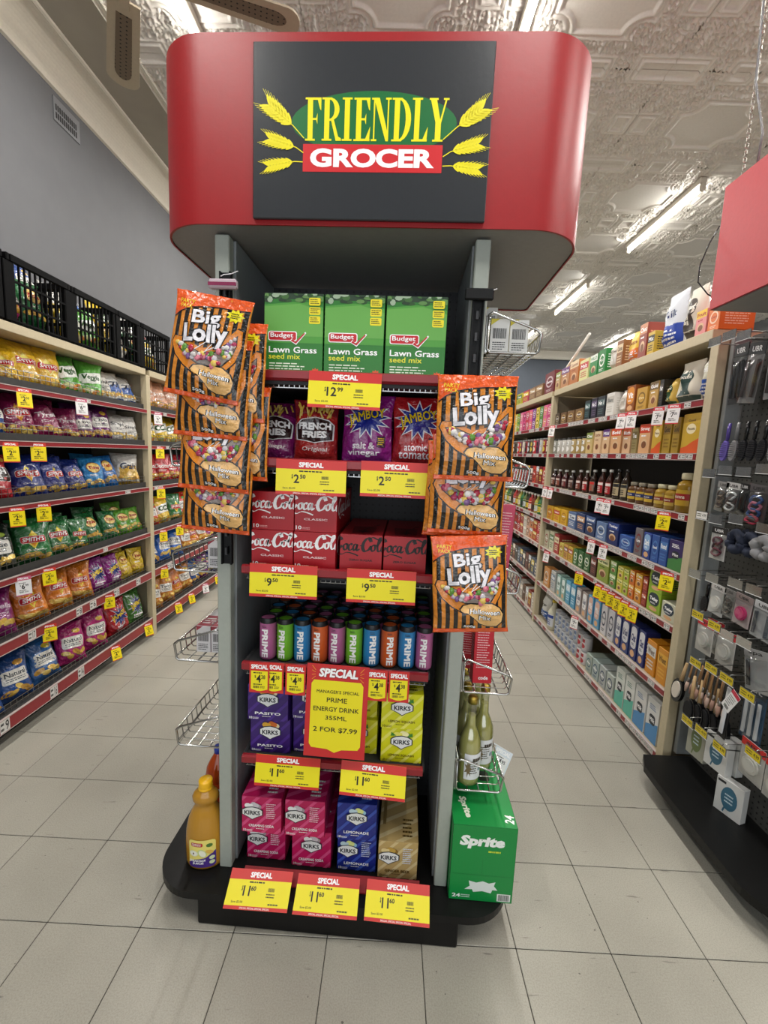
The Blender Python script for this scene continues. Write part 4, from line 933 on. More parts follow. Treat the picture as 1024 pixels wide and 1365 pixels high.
p.text('BREAKFAST', -.034, .037, .012, .045, '#ffffff', .03, rot=.05); p.text('JUICE', -.026, .026, .006, .035, '#ffffff', .04, rot=.05); p.ellipse(.029, .050, .008, .007, '#d8e6b8'); p.ellipse(.029, .033, .008, .007, '#d8e6b8')
q = MB(); p.emit(q, lambda u, v, d: (1.20*(.0568+d)*cos(u/.056-pi/2), .92*(.0568+d)*sin(u/.056-pi/2), v), 'card', None, (.006, .02)); q.build('paper_label', jb)
put(jb, U(-.448, .118, .1205), TH+.12, 'large bottle of cloudy breakfast juice with yellow cap on deck', 'bottle')
m = MB(); fm = M('#b4481a', 'gloss', rough=.12); m.lathe([(.034, 0), (.042, .012), (.044, .03), (.0445, .10), (.041, .135), (.044, .165), (.0445, .215), (.040, .245), (.028, .27), (.016, .29), (.0135, .305)], fm, 28); fb = m.build('soft_drink_bottle')
m = MB(); m.lathe([(.0150, .296), (.0155, .316), (.013, .320), (.003, .320)], M('#1e3fae', 'gloss', rough=.3), 20); m.build('screw_cap', fb)
p = P(); p.rect(-.13, .137, .13, .205, '#d8521c'); p.text('FANTA', -.026, .155, .034, .188, '#16264e', .10, .1); p.text('FANTA', -.026, .156, .033, .187, '#f2f2f2', .06, .1)
q = MB(); p.emit(q, lambda u, v, d: ((.0450+d)*cos(u/.044-pi/2), (.0450+d)*sin(u/.044-pi/2), v), 'card', None, (.008, 1)); q.build('wrap_label', fb)
fb.scale = (1.05, 1.05, 1.06); put(fb, U(-.458, .245, .1205), TH+.45, 'orange soft drink bottle with blue cap behind the juice', 'bottle')
# white ticket sticking out of the basket side
wt = small_tag('#f0f0f0', '#dfe6ee', '4', '95', .07, .10); m = MB(); m.box(-.075, .02, -.002, .002, -.004, .0, M('#dfe3e6', 'gloss')); m.build('holder_arm', wt)
c = ptag(wt, .640, .40, .430, 'white price ticket jutting from the lowest right basket', -.45, -.1, group=None, rot=.40)

# ================================================================== LEFT WALL SHELVING
tan = M('#bfb293', 'paint'); tan2 = M('#8f8570', 'paint'); grd = M('#3c3b3a', 'black'); dark = M('#232324', 'black'); WR = M('#8f8f8c', 'steel', rough=.3)
LX = -1.88
LZ = [1.815, 1.545, 1.222, .862, .545, .160]
def tickets_on_rail(par, x, y0, y1, z0, z1, sg, seed, dens=.5):
    rn = random.Random(seed); p = P(); y = y0+.02
    while y < y1-.07:
        w = rn.uniform(.045, .062)
        if rn.random() < dens: p.rect(y, z0, y+w, z1, '#d9d6d2', 1); p.lines(y+.004, z0+.004, y+w*.45, z1-.003, 2, '#3a3a3a', seed); p.text(str(rn.randint(2, 19)), y+w*.55, z0+.006, y+w*.9, z1-.005, '#222222', .01)
        y += w+.004 if rn.random() < .75 else w+rn.uniform(.03, .14)
    if p.it:
        q = MB(); p.emit(q, (lambda u, v, d: (x+sg*d, u, v)), 'card'); tag(q.build('rail_tickets', par), kind='stuff')
def shelving(name, label, x, sg, ys, zs, ztop, depth, railh, style, dens, kz):
    e = empty(name, (0, 0, 0)); tag(e, label, 'shelving')
    xb = x-sg*depth
    def bx(m, x0, x1, *r, **k): m.box(min(x0, x1), max(x0, x1), *r, **k)
    for y in ys:
        m = MB(); bx(m, x-sg*.045, x, y-.026, y+.026, .0, ztop[0]+.002, tan, b=.002); m.build('post', e)
        m = MB(); bx(m, xb, x-sg*.046, y-.006, y+.006, .05, ztop[0], tan2); m.build('divider_panel', e)
    for i in range(len(ys)-1):
        y0, y1 = ys[i]+.027, ys[i+1]-.027
        m = MB(); bx(m, xb+sg*.005, xb+sg*.015, y0, y1, .05, ztop[0], M('#22211f', 'paint')); m.build('back_panel', e)
        m = MB(); bx(m, xb, x-sg*.002, y0, y1, ztop[0], ztop[1], tan, b=.002); m.build('top_shelf', e)
        m = MB(); bx(m, xb, x-sg*.10, y0, y1, 0, .06, dark); m.build('kick_panel', e)
        for k, z in enumerate(zs):
            rh = railh[k] if isinstance(railh, (list, tuple)) else railh
            m = MB(); bx(m, xb, x-sg*.012, y0, y1, z-.022, z, M('#a79c84', 'paint') if style == 'r' else grd); s_ = m.build('shelf', e)
            m = MB(); bx(m, x-sg*.011, x, y0, y1, z-rh, z, rail_m, b=.002); bx(m, x-sg*.011, x+sg*.002, y0, y1, z-.003, z+.001, M('#b9a9a4', 'paint')); bx(m, x-sg*.011, x+sg*.002, y0, y1, z-rh-.002, z-rh+.001, M('#b9a9a4', 'paint')); r_ = m.build('price_rail', s_)
            tickets_on_rail(s_, x+sg*.0006, y0, y1, z-rh+.003, z-.004, sg, k*7+i, dens)
            if style == 'l':
                if k < 4: m = MB(); bx(m, x-sg*.035, x-sg*.025, y0, y1, z+.001, z+.038, grd); m.build('tray_front', s_)
                m = MB(); zb = z+(.038 if k < 4 else .0)
                for zz in (zb+.022, zb+.046): m.tube([(x-sg*.03, y0+.01, zz), (x-sg*.03, y1-.01, zz)], .0018, WR, 5)
                n = int((y1-y0)/.036)
                for q in range(n+1): yy = y0+.012+(y1-y0-.024)*q/n; m.tube([(x-sg*.03, yy, zb), (x-sg*.03, yy, zb+.047)], .0013, WR, 4)
                for q in range(1, 5): yy = y0+(y1-y0)*q/5; m.tube([(x-sg*.03, yy, zb+.05), (x-sg*.20, yy, zb+.10), (xb+sg*.03, yy, zb+.10)], .0018, WR, 5)
                tag(m.build('wire_fence', s_), kind='stuff')
    return e
shelving('shelving_unit', 'tan metal wall shelving full of crisp bags in the left aisle', LX, 1, [1.39, 3.40, 5.42], LZ, (2.07, 2.115), .46, [.026, .026, .026, .03, .055, .07], 'l', .12, 0)

def crisp(col, style, acc='#e8c22a', txt="SMITH'S", w=.19, h=.25, seed=1, kind='foil'):
    p = P(); p.rect(0, 0, w, h, col); cx, cy = w*.5, h*.52; rn = random.Random(seed)
    def chips(y0, y1, c=('#d9b04a', '#e8c96a', '#c9983a'), n=5):
        for k in range(n): p.ellipse(w*(.2+.6*k/(n-1)), h*rn.uniform(y0, y1), w*.13, h*.055, rn.choice(c), 12, rn.uniform(-.6, .6))
    if style == 'smith':
        chips(.12, .20); p.poly([(cx, cy+h*.20), (cx+w*.20, cy), (cx, cy-h*.20), (cx-w*.20, cy)], acc); p.poly([(cx, cy-h*.16), (cx+w*.12, cy-h*.03), (cx-w*.12, cy-h*.03)], '#d98a22')
        p.rrect(cx-w*.34, cy-h*.075, cx+w*.34, cy+h*.075, h*.05, '#e8e2da'); p.rrect(cx-w*.33, cy-h*.068, cx+w*.33, cy+h*.068, h*.045, '#b3161f'); p.text(txt, cx-w*.28, cy-h*.04, cx+w*.28, cy+h*.05, '#ffffff', .05, .1)
        p.text('Original', w*.3, h*.27, w*.7, h*.31, '#f0ece0', .01)
    elif style == 'thins':
        p.ellipse(cx, h*.68, w*.30, h*.17, '#7a3a1c'); p.ellipse(cx, h*.68, w*.27, h*.15, '#e8c56a'); p.text(txt, cx-w*.24, h*.63, cx+w*.24, h*.73, '#a3201c', .05, .15); chips(.2, .34); p.lines(w*.3, h*.42, w*.7, h*.48, 2, '#f4efe4', 2, .6)
    elif style == 'jamboy':
        p.star(cx, cy, w*.2, w*.42, 13, '#e8e8ee', 1, 1.1); p.star(cx, cy, w*.18, w*.35, 13, '#1b2a78', 1, 1.1); p.text('JAMBOY', cx-w*.32, cy-h*.09, cx+w*.32, cy+h*.09, '#e8c81e', .06, rot=.25, arch=.004); p.lines(w*.25, h*.12, w*.75, h*.26, 2, '#f6eef4', 4, .7)
    elif style == 'white':     # plain pale panel with dark script
        p.poly([(w*.12, h*.2), (w*.88, h*.26), (w*.88, h*.62), (w*.12, h*.56)], acc) if acc else None
        p.text(txt, w*.16, h*.50, w*.84, h*.68, '#24304a', .03, .2); chips(.22, .34); p.rect(0, 0, w, h*.14, acc or col)
    elif style == 'label':     # pale round-cornered name panel
        p.rrect(w*.14, h*.36, w*.86, h*.64, .012, '#e8e6de'); p.text(txt, w*.2, h*.50, w*.8, h*.60, '#39424a', .02); p.lines(w*.22, h*.40, w*.78, h*.48, 2, '#6a6f74', 3, .5); chips(.14, .28); p.ellipse(w*.66, h*.76, w*.16, h*.06, acc, 12)
    elif style == 'text':
        p.text(txt, w*.12, h*.50, w*.88, h*.64, acc, .03, .1); chips(.16, .32); p.lines(w*.25, h*.38, w*.75, h*.46, 2, acc, 4, .5)
    elif style == 'leaf':
        p.poly([(w*.1, h*.35), (w*.9, h*.45), (w*.9, h*.75), (w*.1, h*.62)], '#eef0ea'); p.text(txt, w*.16, h*.46, w*.84, h*.64, '#2c5a26', .05, .1, rot=.08); chips(.12, .24, ('#d8d0a0', '#b8c07a', '#d98a3a'))
    elif style == 'fries':
        chips(.78, .88, ('#d8b24a', '#c79a38')); p.rrect(w*.08, h*.40, w*.92, h*.70, .01, '#ececec'); p.rrect(w*.1, h*.41, w*.9, h*.69, .01, '#2a1216'); p.text('FRENCH\nFRIES', w*.16, h*.44, w*.84, h*.67, '#f4f4f4', .05); p.lines(w*.3, h*.25, w*.7, h*.31, 1, '#f4e6e0', 3, .6)
    return bag('crisp_bag', w, h, .098, col, p, None, seed, kind, 11, 14, full=1.7)
CR = {}
def cr(key):
    if key in CR: return CR[key]
    D = dict(
        yel=('#d9ae1c', 'smith', '#e8dc6a'), grn=('#1f6a34', 'smith', '#e8d23a'), blu=('#1c2f7c', 'smith', '#d9c42a'), org=('#d3781c', 'smith', '#dcd23a'), mar=('#861a4c', 'smith', '#d9a03a'),
        veg=('#4f9a34', 'leaf', '', 'Veggie'), whb=('#d6d6d2', 'white', '#2a5aa8', '7h'), wht=('#d9d6d0', 'text', '#2c2c34', 'Thinly'), who=('#d4d2cc', 'white', '#c9a03a', 'Grain'),
        bgo=('#2a4a8c', 'label', '#d9b03a', 'Chips'), mrw=('#8a1e50', 'text', '#f0e6ea', 'Tyrrell'), pgo=('#6a1e66', 'label', '#d9b03a', 'Chips'), smp=('#dcdad4', 'text', '#33333a', 'Simply'),
        frr=('#b3202a', 'fries', ''), tbl=('#2a86c4', 'thins', '', 'Thins'), tbd=('#1f6ab4', 'thins', '', 'Thins'), blk=('#1c2a20', 'label', '#8aa03a', 'Kettle'), tgr=('#1f6a38', 'thins', '', 'Thins'), tgl=('#5a9a2c', 'thins', '', 'Thins'),
        pur=('#8a1f6e', 'text', '#f0d8ea', 'Tyrrells'), jpu=('#8c1c80', 'jamboy', ''), jre=('#b01c26', 'jamboy', ''), jgr=('#3f7a2c', 'jamboy', ''), tye=('#d8b82a', 'thins', '', 'Thins'), nbl=('#1f4a8c', 'label', '#d9a03a', 'Natural'),
        nbs=('#2a5f9c', 'label', '#d9c03a', 'Natural'), pkw=('#b02470', 'label', '#d9b03a', 'Natural'), pch=('#cf9a7c', 'text', '#f6ece4', 'Burger'), ygo=('#dcb81e', 'leaf', '', 'CCs'), red=('#b3141c', 'text', '#f6f0ec', 'Doritos'), rgn=('#c0321c', 'label', '#3f8a2c', 'Jatz'), orb=('#b8701c', 'label', '#e8c23a', 'Twist'), blb=('#2a6ac4', 'label', '#d9d9d9', 'Shells'))
    CR[key] = crisp(*D[key], seed=len(CR)*3+5); return CR[key]
DESC = dict(yel='yellow crisp bag with red logo', grn='green crisp bag with red logo', blu='dark blue crisp bag with red logo', org='orange crisp bag with red logo', mar='maroon crisp bag with red logo', veg='bright green veggie snack bag', whb='white and blue snack bag', wht='white snack bag, dark lettering', who='white and gold snack bag', bgo='blue and gold crisp bag', mrw='maroon crisp bag, white lettering', pgo='purple and gold crisp bag', smp='white crisp bag, black script', frr='red french fries bag', tbl='light blue crisp bag, round logo', tbd='mid blue crisp bag, round logo', blk='dark green kettle chip bag', tgr='dark green bag, round logo', tgl='lime green bag, round logo', pur='purple crisp bag, pale lettering', jpu='purple crisp bag with starburst', jre='red crisp bag with starburst', jgr='green crisp bag with starburst', tye='yellow crisp bag, round logo', nbl='navy crisp bag, white panel', nbs='blue crisp bag, white panel', pkw='pink crisp bag, white panel', pch='peach coloured snack bag', ygo='yellow corn chip bag', red='red corn chip bag', rgn='red and green snack bag', orb='amber snack bag', blb='bright blue snack bag')
ORD = ['nearest', 'second', 'third', 'fourth', 'fifth', 'sixth', 'seventh', 'eighth', 'ninth']
SHN = ['top', 'second', 'third', 'fourth', 'fifth', 'bottom']
rows = [
 [(2.00, 2.17, 'mrw'), (2.18, 2.30, 'yel'), (2.27, 2.46, 'yel'), (2.42, 2.60, 'yel'), (2.60, 2.78, 'veg'), (2.77, 2.94, 'veg'), (2.93, 3.09, 'wht'), (3.06, 3.22, 'whb'), (3.21, 3.37, 'whb')],
 [(2.02, 2.22, 'bgo'), (2.22, 2.41, 'mar'), (2.42, 2.59, 'mrw'), (2.60, 2.71, 'mrw'), (2.72, 2.87, 'pgo'), (2.87, 3.05, 'pgo'), (3.07, 3.23, 'smp'), (3.22, 3.36, 'smp')],
 [(2.02, 2.23, 'frr'), (2.25, 2.44, 'blu'), (2.44, 2.61, 'blu'), (2.63, 2.79, 'blu'), (2.79, 2.95, 'tbl'), (2.95, 3.12, 'tbd'), (3.13, 3.34, 'who')],
 [(2.02, 2.22, 'blk'), (2.24, 2.44, 'grn'), (2.45, 2.62, 'grn'), (2.62, 2.74, 'grn'), (2.76, 2.92, 'tgr'), (2.94, 3.09, 'tgr'), (3.10, 3.24, 'tgl'), (3.24, 3.37, 'tgl')],
 [(1.98, 2.19, 'pur'), (2.20, 2.41, 'org'), (2.41, 2.60, 'org'), (2.60, 2.77, 'org'), (2.78, 2.94, 'jpu'), (2.95, 3.10, 'jpu'), (3.10, 3.24, 'tye'), (3.24, 3.37, 'tye')],
 [(1.86, 2.06, 'nbl'), (2.06, 2.27, 'nbl'), (2.28, 2.48, 'nbs'), (2.49, 2.68, 'pkw'), (2.70, 2.90, 'pkw'), (2.94, 3.16, 'jre'), (3.17, 3.36, 'jgr')]]
rows2 = [['pch', 'pch', 'pch', 'wht', 'bgo', 'who', 'pgo'], ['ygo', 'ygo', 'ygo', 'orb', 'smp', 'mrw', 'blu'], ['red', 'red', 'red', 'mar', 'red', 'frr', 'nbl'], ['rgn', 'ygo', 'grn', 'rgn', 'tye', 'org', 'veg'],
         ['nbl', 'blb', 'blb', 'orb', 'org', 'orb', 'pur'], ['orb', 'orb', 'org', 'orb', 'nbl', 'pgo', 'blu']]
rn = random.Random(12)
def shelf_bag(key, x, y, z, wd, lab, grp, rz=None, lean=None):
    o = cr(key); c = o if o.name not in USED else copy_tree(o); USED.add(o.name)
    s = min(1.12, max(.80, wd/.178)); lean = -.25+rn.uniform(-.12, .10) if lean is None else lean; rz = R(90)-.34+rn.uniform(-.24, .24) if rz is None else rz
    c.matrix_world = Matrix.Translation((x, y, z)) @ Matrix.Rotation(rz, 4, 'Z') @ Matrix.Rotation(lean, 4, 'X') @ Matrix.Rotation(rn.uniform(-.10, .10), 4, 'Y') @ Matrix.Diagonal((s*.98, s, min(s, 1.02), 1))
    return tag(c, lab, 'crisp bag', grp)
for k, row in enumerate(rows):
    for i, (a, b, key) in enumerate(row):
        shelf_bag(key, LX-.085, (a+b)/2, LZ[k]+.004+(.004 if k < 4 else 0), b-a, DESC[key]+', %s along, %s shelf of near left bay' % (ORD[i], SHN[k]), 'crisp bags in the near left bay')
for k, row in enumerate(rows2):
    for i, key in enumerate(row):
        shelf_bag(key, LX-.085, 3.54+i*.19, LZ[k]+.004, .18, DESC[key]+', %s past the post, %s left shelf' % (ORD[i] if i else 'first', SHN[k]), 'crisp bags in the far left bay')
# a second rank of bags, seen dimly above the front ones
for k, row in enumerate(rows):
    for i, (a, b, key) in enumerate(row[::2]):
        if b < 3.3: shelf_bag(key, LX-.20, (a+b)/2+.06, LZ[k]+.012, .17, DESC[key]+', behind the %s one, %s near left shelf' % (ORD[i*2], SHN[k]), 'crisp bags in the second rank', lean=-.12)
def ticket_left(o, y, z, lab, grp, tw=-.55, rx=-.1):
    c = o if o.name not in USED else copy_tree(o); USED.add(o.name)
    c.matrix_world = Matrix.Translation((LX+.012, y, z)) @ Matrix.Rotation(R(90)+tw, 4, 'Z') @ Matrix.Rotation(rx, 4, 'X'); return tag(c, lab, 'price tag', grp)
sw_ = small_tag('#ecebea', '#c45a7a', '6', '99', .066, .098, frame=False); sy_ = small_tag('#f2dc1c', '#d0382e', '2', '50', .066, .098, frame=False)
TL = [(0, 2.23, 'y'), (0, 2.64, 'w'), (0, 3.50, 'w'), (1, 2.13, 'y'), (1, 2.30, 'y'), (1, 3.52, 'y'), (2, 2.14, 'y'), (2, 2.31, 'y'), (2, 3.52, 'y'), (3, 2.32, 'y'), (3, 2.15, 'w'), (3, 3.54, 'y'), (3, 3.82, 'y'), (4, 2.82, 'y'), (4, 2.30, 'y'), (4, 3.54, 'y'), (5, 3.27, 'y'), (5, 2.86, 'y'), (5, 3.76, 'y'), (5, 4.02, 'y'), (5, 4.34, 'w'), (5, 4.66, 'y')]
cnt = {}
for k, y, c in TL:
    cnt[(k, c)] = cnt.get((k, c), 0)+1
    ticket_left(sy_ if c == 'y' else sw_, y, LZ[k]-.008, '%s price ticket, %s along the %s rail of left shelving' % ('yellow' if c == 'y' else 'white and pink', ORD[cnt[(k, c)]-1], SHN[k]), 'price tickets on the left shelving', rn.uniform(-.75, -.45), -.1 if k < 5 else -.3)
# black lattice crates on the top shelf, each with loose bags inside
def crate(L_):
    W, Hh, t = .34, .325, .008; e = empty('plastic_crate'); bk = M('#060607', 'crate')
    m = MB(); m.box(-W/2, W/2, -L_/2, L_/2, 0, .01, bk); m.build('base', e)
    for s_ in (-1, 1):
        m = MB(); m.box(-W/2-.008, W/2+.008, s_*(L_/2+.002)-.010, s_*(L_/2+.002)+.010, Hh-.035, Hh, bk, .003); m.box(s_*(W/2)-.010, s_*(W/2)+.010, -L_/2+.01, L_/2-.01, Hh-.035, Hh, bk, .003)
        m.build('rim', e)
        for s2 in (-1, 1): m = MB(); m.box(s2*(W/2)-.018, s2*(W/2)+.018 if s2 < 0 else s2*W/2+.006, s_*(L_/2)-.03, s_*(L_/2)+.006 if s_ > 0 else s_*L_/2+.03, .01, Hh-.035, bk, .003); m.build('corner_post', e)
        m = MB(); n = int((L_-.06)/.034)     # long face lattice
        for q in range(n+1): y = -L_/2+.03+(L_-.06)*q/n; m.box(s_*W/2-.004, s_*W/2+.004, y-.0035, y+.0035, .01, Hh-.035, bk)
        for z in (.012, .10, .20): m.box(s_*W/2-.005, s_*W/2+.005, -L_/2+.02, L_/2-.02, z, z+.010, bk)
        m.build('lattice_side', e)
        m = MB()
        for q in range(9): x = -W/2+.03+(W-.06)*q/8; m.box(x-.0035, x+.0035, s_*L_/2-.004, s_*L_/2+.004, .01, Hh-.035, bk)
        for z in (.012, .10, .20): m.box(-W/2+.02, W/2-.02, s_*L_/2-.005, s_*L_/2+.005, z, z+.010, bk)
        m.build('lattice_end', e)
    return e
CB = [(1.98, .38, ['blk', 'mar']), (2.415, .40, ['pkw', 'org', 'tgr', 'bgo']), (2.845, .40, ['ygo', 'wht', 'veg', 'whb']), (3.19, .26, ['tye', 'ygo', 'smp']), (3.555, .40, ['tgr', 'wht', 'ygo', 'grn'])]
cp = {}
for i, (y, l, ks) in enumerate(CB):
    cp[l] = cp.get(l) or crate(l); put(cp[l], (LX-.185, y, 2.1165), 0, 'black lattice plastic crate of snack bags, %s along the left top shelf' % ORD[i], 'crate', 'crates on the left top shelf')
    n = len(ks)
    for j, key in enumerate(ks):
        yy = y-l/2+.05+(l-.10)*(j+.5)/n; up = j % 2 == 1
        shelf_bag(key, LX-.10-(.09 if j % 2 else 0), yy, 2.13+(.155 if up else 0.02), .17, DESC[key]+', %s inside the %s crate' % (ORD[j], ORD[i]), 'bags in the crates', lean=rn.uniform(-.5, -.1), rz=R(90)+rn.uniform(-.6, .5))

# ================================================================== RIGHT SHELVING
RX = 1.45
RZ = [1.878, 1.624, 1.327, 1.028, .758, .416, .072]
shelving('shelving_unit', 'tan metal aisle shelving with tea, coffee and cartons at right', RX, -1, [2.10, 4.13, 6.16], RZ, (2.143, 2.192), .42, .032, 'r', .75, 0)
def rbox(w, h, d, col, acc='#e8e0d0', txt='', st_=0, tcol='#ffffff'):
    p = P(); p.rect(0, 0, w, h, col); t = txt or 'Tea'
    if st_ == 0: p.rect(0, h*.55, w, h*.85, acc); p.text(t, w*.14, h*.60, w*.86, h*.78, tcol, .03, fit=True); p.lines(w*.15, h*.15, w*.85, h*.45, 3, acc, 3, .5)
    elif st_ == 1: p.ellipse(w*.5, h*.55, w*.36, h*.26, acc); p.ellipse(w*.5, h*.55, w*.27, h*.19, col); p.text(t, w*.24, h*.50, w*.76, h*.61, tcol, .03); p.lines(w*.2, h*.1, w*.8, h*.22, 2, acc, 4, .6)
    elif st_ == 2: p.poly([(0, 0), (w, 0), (w, h*.38), (w*.6, h*.28), (w*.3, h*.18), (0, h*.14)], acc); p.ellipse(w*.5, h*.62, w*.27, h*.13, '#f0e2b8'); p.text(t, w*.3, h*.59, w*.7, h*.66, '#6a4a1c', .02); p.text('Gold', w*.3, h*.80, w*.7, h*.86, tcol, .02)
    elif st_ == 3: p.rect(0, h*.70, w, h, acc); p.text(t, w*.1, h*.76, w*.9, h*.90, tcol, .03); p.ellipse(w*.5, h*.34, w*.30, h*.16, '#d9b48a'); p.ellipse(w*.5, h*.30, w*.22, h*.12, '#7a4a2a'); p.lines(w*.2, h*.56, w*.8, h*.64, 1, tcol, 2, .6)
    elif st_ == 4: p.rrect(w*.10, h*.32, w*.90, h*.94, w*.3, acc); p.text(t, w*.2, h*.52, w*.8, h*.74, tcol, .04); p.lines(w*.26, h*.40, w*.74, h*.48, 2, tcol, 2, .5); p.ellipse(w*.5, h*.17, w*.3, h*.10, '#d9a878')
    elif st_ == 5: p.poly([(0, 0), (w, 0), (w, h*.5), (0, h*.32)], acc); p.rrect(w*.25, h*.40, w*.75, h*.64, w*.15, '#20252c'); p.text(t, w*.3, h*.47, w*.7, h*.57, '#ffffff', .03); p.lines(w*.2, h*.74, w*.8, h*.88, 3, tcol, 2, .5)
    sd = P(); sd.rect(0, 0, d, h, col); sd.lines(d*.15, h*.2, d*.85, h*.8, 6, acc, 5, .4)
    return carton('grocery_box', w, h, d, col, p, sd, None, b=.001)
def pouch(w, h, col, acc, txt, tcol='#ffffff', st_=0, seed=3):
    p = P(); p.rect(0, 0, w, h, col)
    if st_ == 0: p.rect(0, 0, w, h*.42, acc); p.lines(w*.15, h*.08, w*.85, h*.36, 4, '#e8eaf0', seed, .5); p.text(txt, w*.2, h*.56, w*.8, h*.68, tcol, .03)
    else: p.ellipse(w*.5, h*.62, w*.30, h*.17, acc); p.text(txt, w*.26, h*.58, w*.74, h*.67, tcol, .03, .1); p.rect(0, 0, w, h*.18, acc); p.poly([(w*.35, h*.48), (w*.65, h*.48), (w*.8, h*.2), (w*.2, h*.2)], acc)
    return bag('coffee_pouch', w, h, .09, col, p, None, seed, 'card', 8, 10, full=.6)
def jar(r, h, col, lidc, lab, acc, square=False, glass=True):
    o = MB(); gm_ = M(col, 'gloss', rough=.08); o.lathe([(r*.9, 0), (r, .006), (r, h*.66), (r*.92, h*.74), (r*.62, h*.80), (r*.60, h*.86)], gm_, 16); b = o.build('jar')
    m = MB(); m.lathe([(r*.68, h*.83), (r*.72, h*.85), (r*.72, h*.97), (r*.66, h), (.004, h)], M(lidc, 'gloss', rough=.2), 16); m.build('lid', b)
    p = P(); p.rect(-r*1.1, h*.18, r*1.1, h*.58, lab); p.rect(-r*1.1, h*.32, r*1.1, h*.48, acc); p.text('Moccona', -r*.7, h*.36, r*.7, h*.45, '#f4ecd8', .02)
    q = MB(); p.emit(q, lambda u, v, d: ((r+.0004+d)*cos(u/r-pi/2), (r+.0004+d)*sin(u/r-pi/2), v), 'card', None, (r*.3, 1)); q.build('paper_label', b); return b
def tallb(r, h, col, capc, lab, acc, name='bottle'):
    o = MB(); o.lathe([(r*.9, 0), (r, .006), (r, h*.58), (r*.75, h*.68), (r*.36, h*.80), (r*.36, h*.92)], M(col, 'gloss', rough=.12), 14); b = o.build(name)
    m = MB(); m.lathe([(r*.44, h*.90), (r*.46, h*.91), (r*.44, h*.99), (.003, h)], M(capc, 'gloss', rough=.3), 12); m.build('cap', b)
    p = P(); p.rect(-r*1.1, h*.12, r*1.1, h*.52, lab); p.rect(-r*1.1, h*.40, r*1.1, h*.50, acc); p.lines(-r*.7, h*.16, r*.7, h*.36, 3, acc, 3, .5)
    q = MB(); p.emit(q, lambda u, v, d: ((r+.0004+d)*cos(u/r-pi/2), (r+.0004+d)*sin(u/r-pi/2), v), 'card', None, (r*.3, 1)); q.build('paper_label', b); return b
def tin_(r, h, col, lidc, acc):
    o = MB(); o.lathe([(r*.96, 0), (r, .004), (r, h*.9), (r*.97, h*.91)], M(col, 'card'), 16); b = o.build('canister')
    m = MB(); m.lathe([(r*1.02, h*.90), (r*1.03, h*.985), (r*.98, h), (.004, h)], M(lidc, 'card'), 16); m.build('lid', b)
    p = P(); p.ellipse(0, h*.30, r*.7, h*.17, acc); p.rect(-r*.6, h*.55, r*.6, h*.78, acc); p.lines(-r*.5, h*.58, r*.5, h*.75, 2, '#2a2a2a', 2, .5)
    q = MB(); p.emit(q, lambda u, v, d: ((r+.0004+d)*cos(u/r-pi/2), (r+.0004+d)*sin(u/r-pi/2), v), 'card', None, (r*.3, 1)); q.build('paper_label', b); return b
RP = {}
def place_r(spec, y0, y1, z, lab, grp, x=None, rz=None):
    k = spec[0]; wd = (y1-y0); key = (spec, round(wd, 2) if k in 'bp' else 0)
    if key not in RP:
        a = spec[1:]
        RP[key] = {'b': lambda: rbox(round(wd, 2)-.006, a[0], a[1], *a[2:]), 'p': lambda: pouch(round(wd, 2)-.01, a[0], *a[1:]), 'j': lambda: jar(*a), 't': lambda: tallb(*a), 'c': lambda: tin_(*a)}[k]()
    cat = {'b': 'box', 'p': 'pouch', 'j': 'jar', 't': 'bottle', 'c': 'canister'}[k]
    xx = RX+.022 if x is None else x
    if k == 'p': xx += .055
    if k in 'jtc': xx += .035
    return put(RP[key], (xx, (y0+y1)/2, z+.0008), R(-90)+(rn.uniform(-.03, .03) if rz is None else rz), lab, cat, grp)
B = 'b'; 
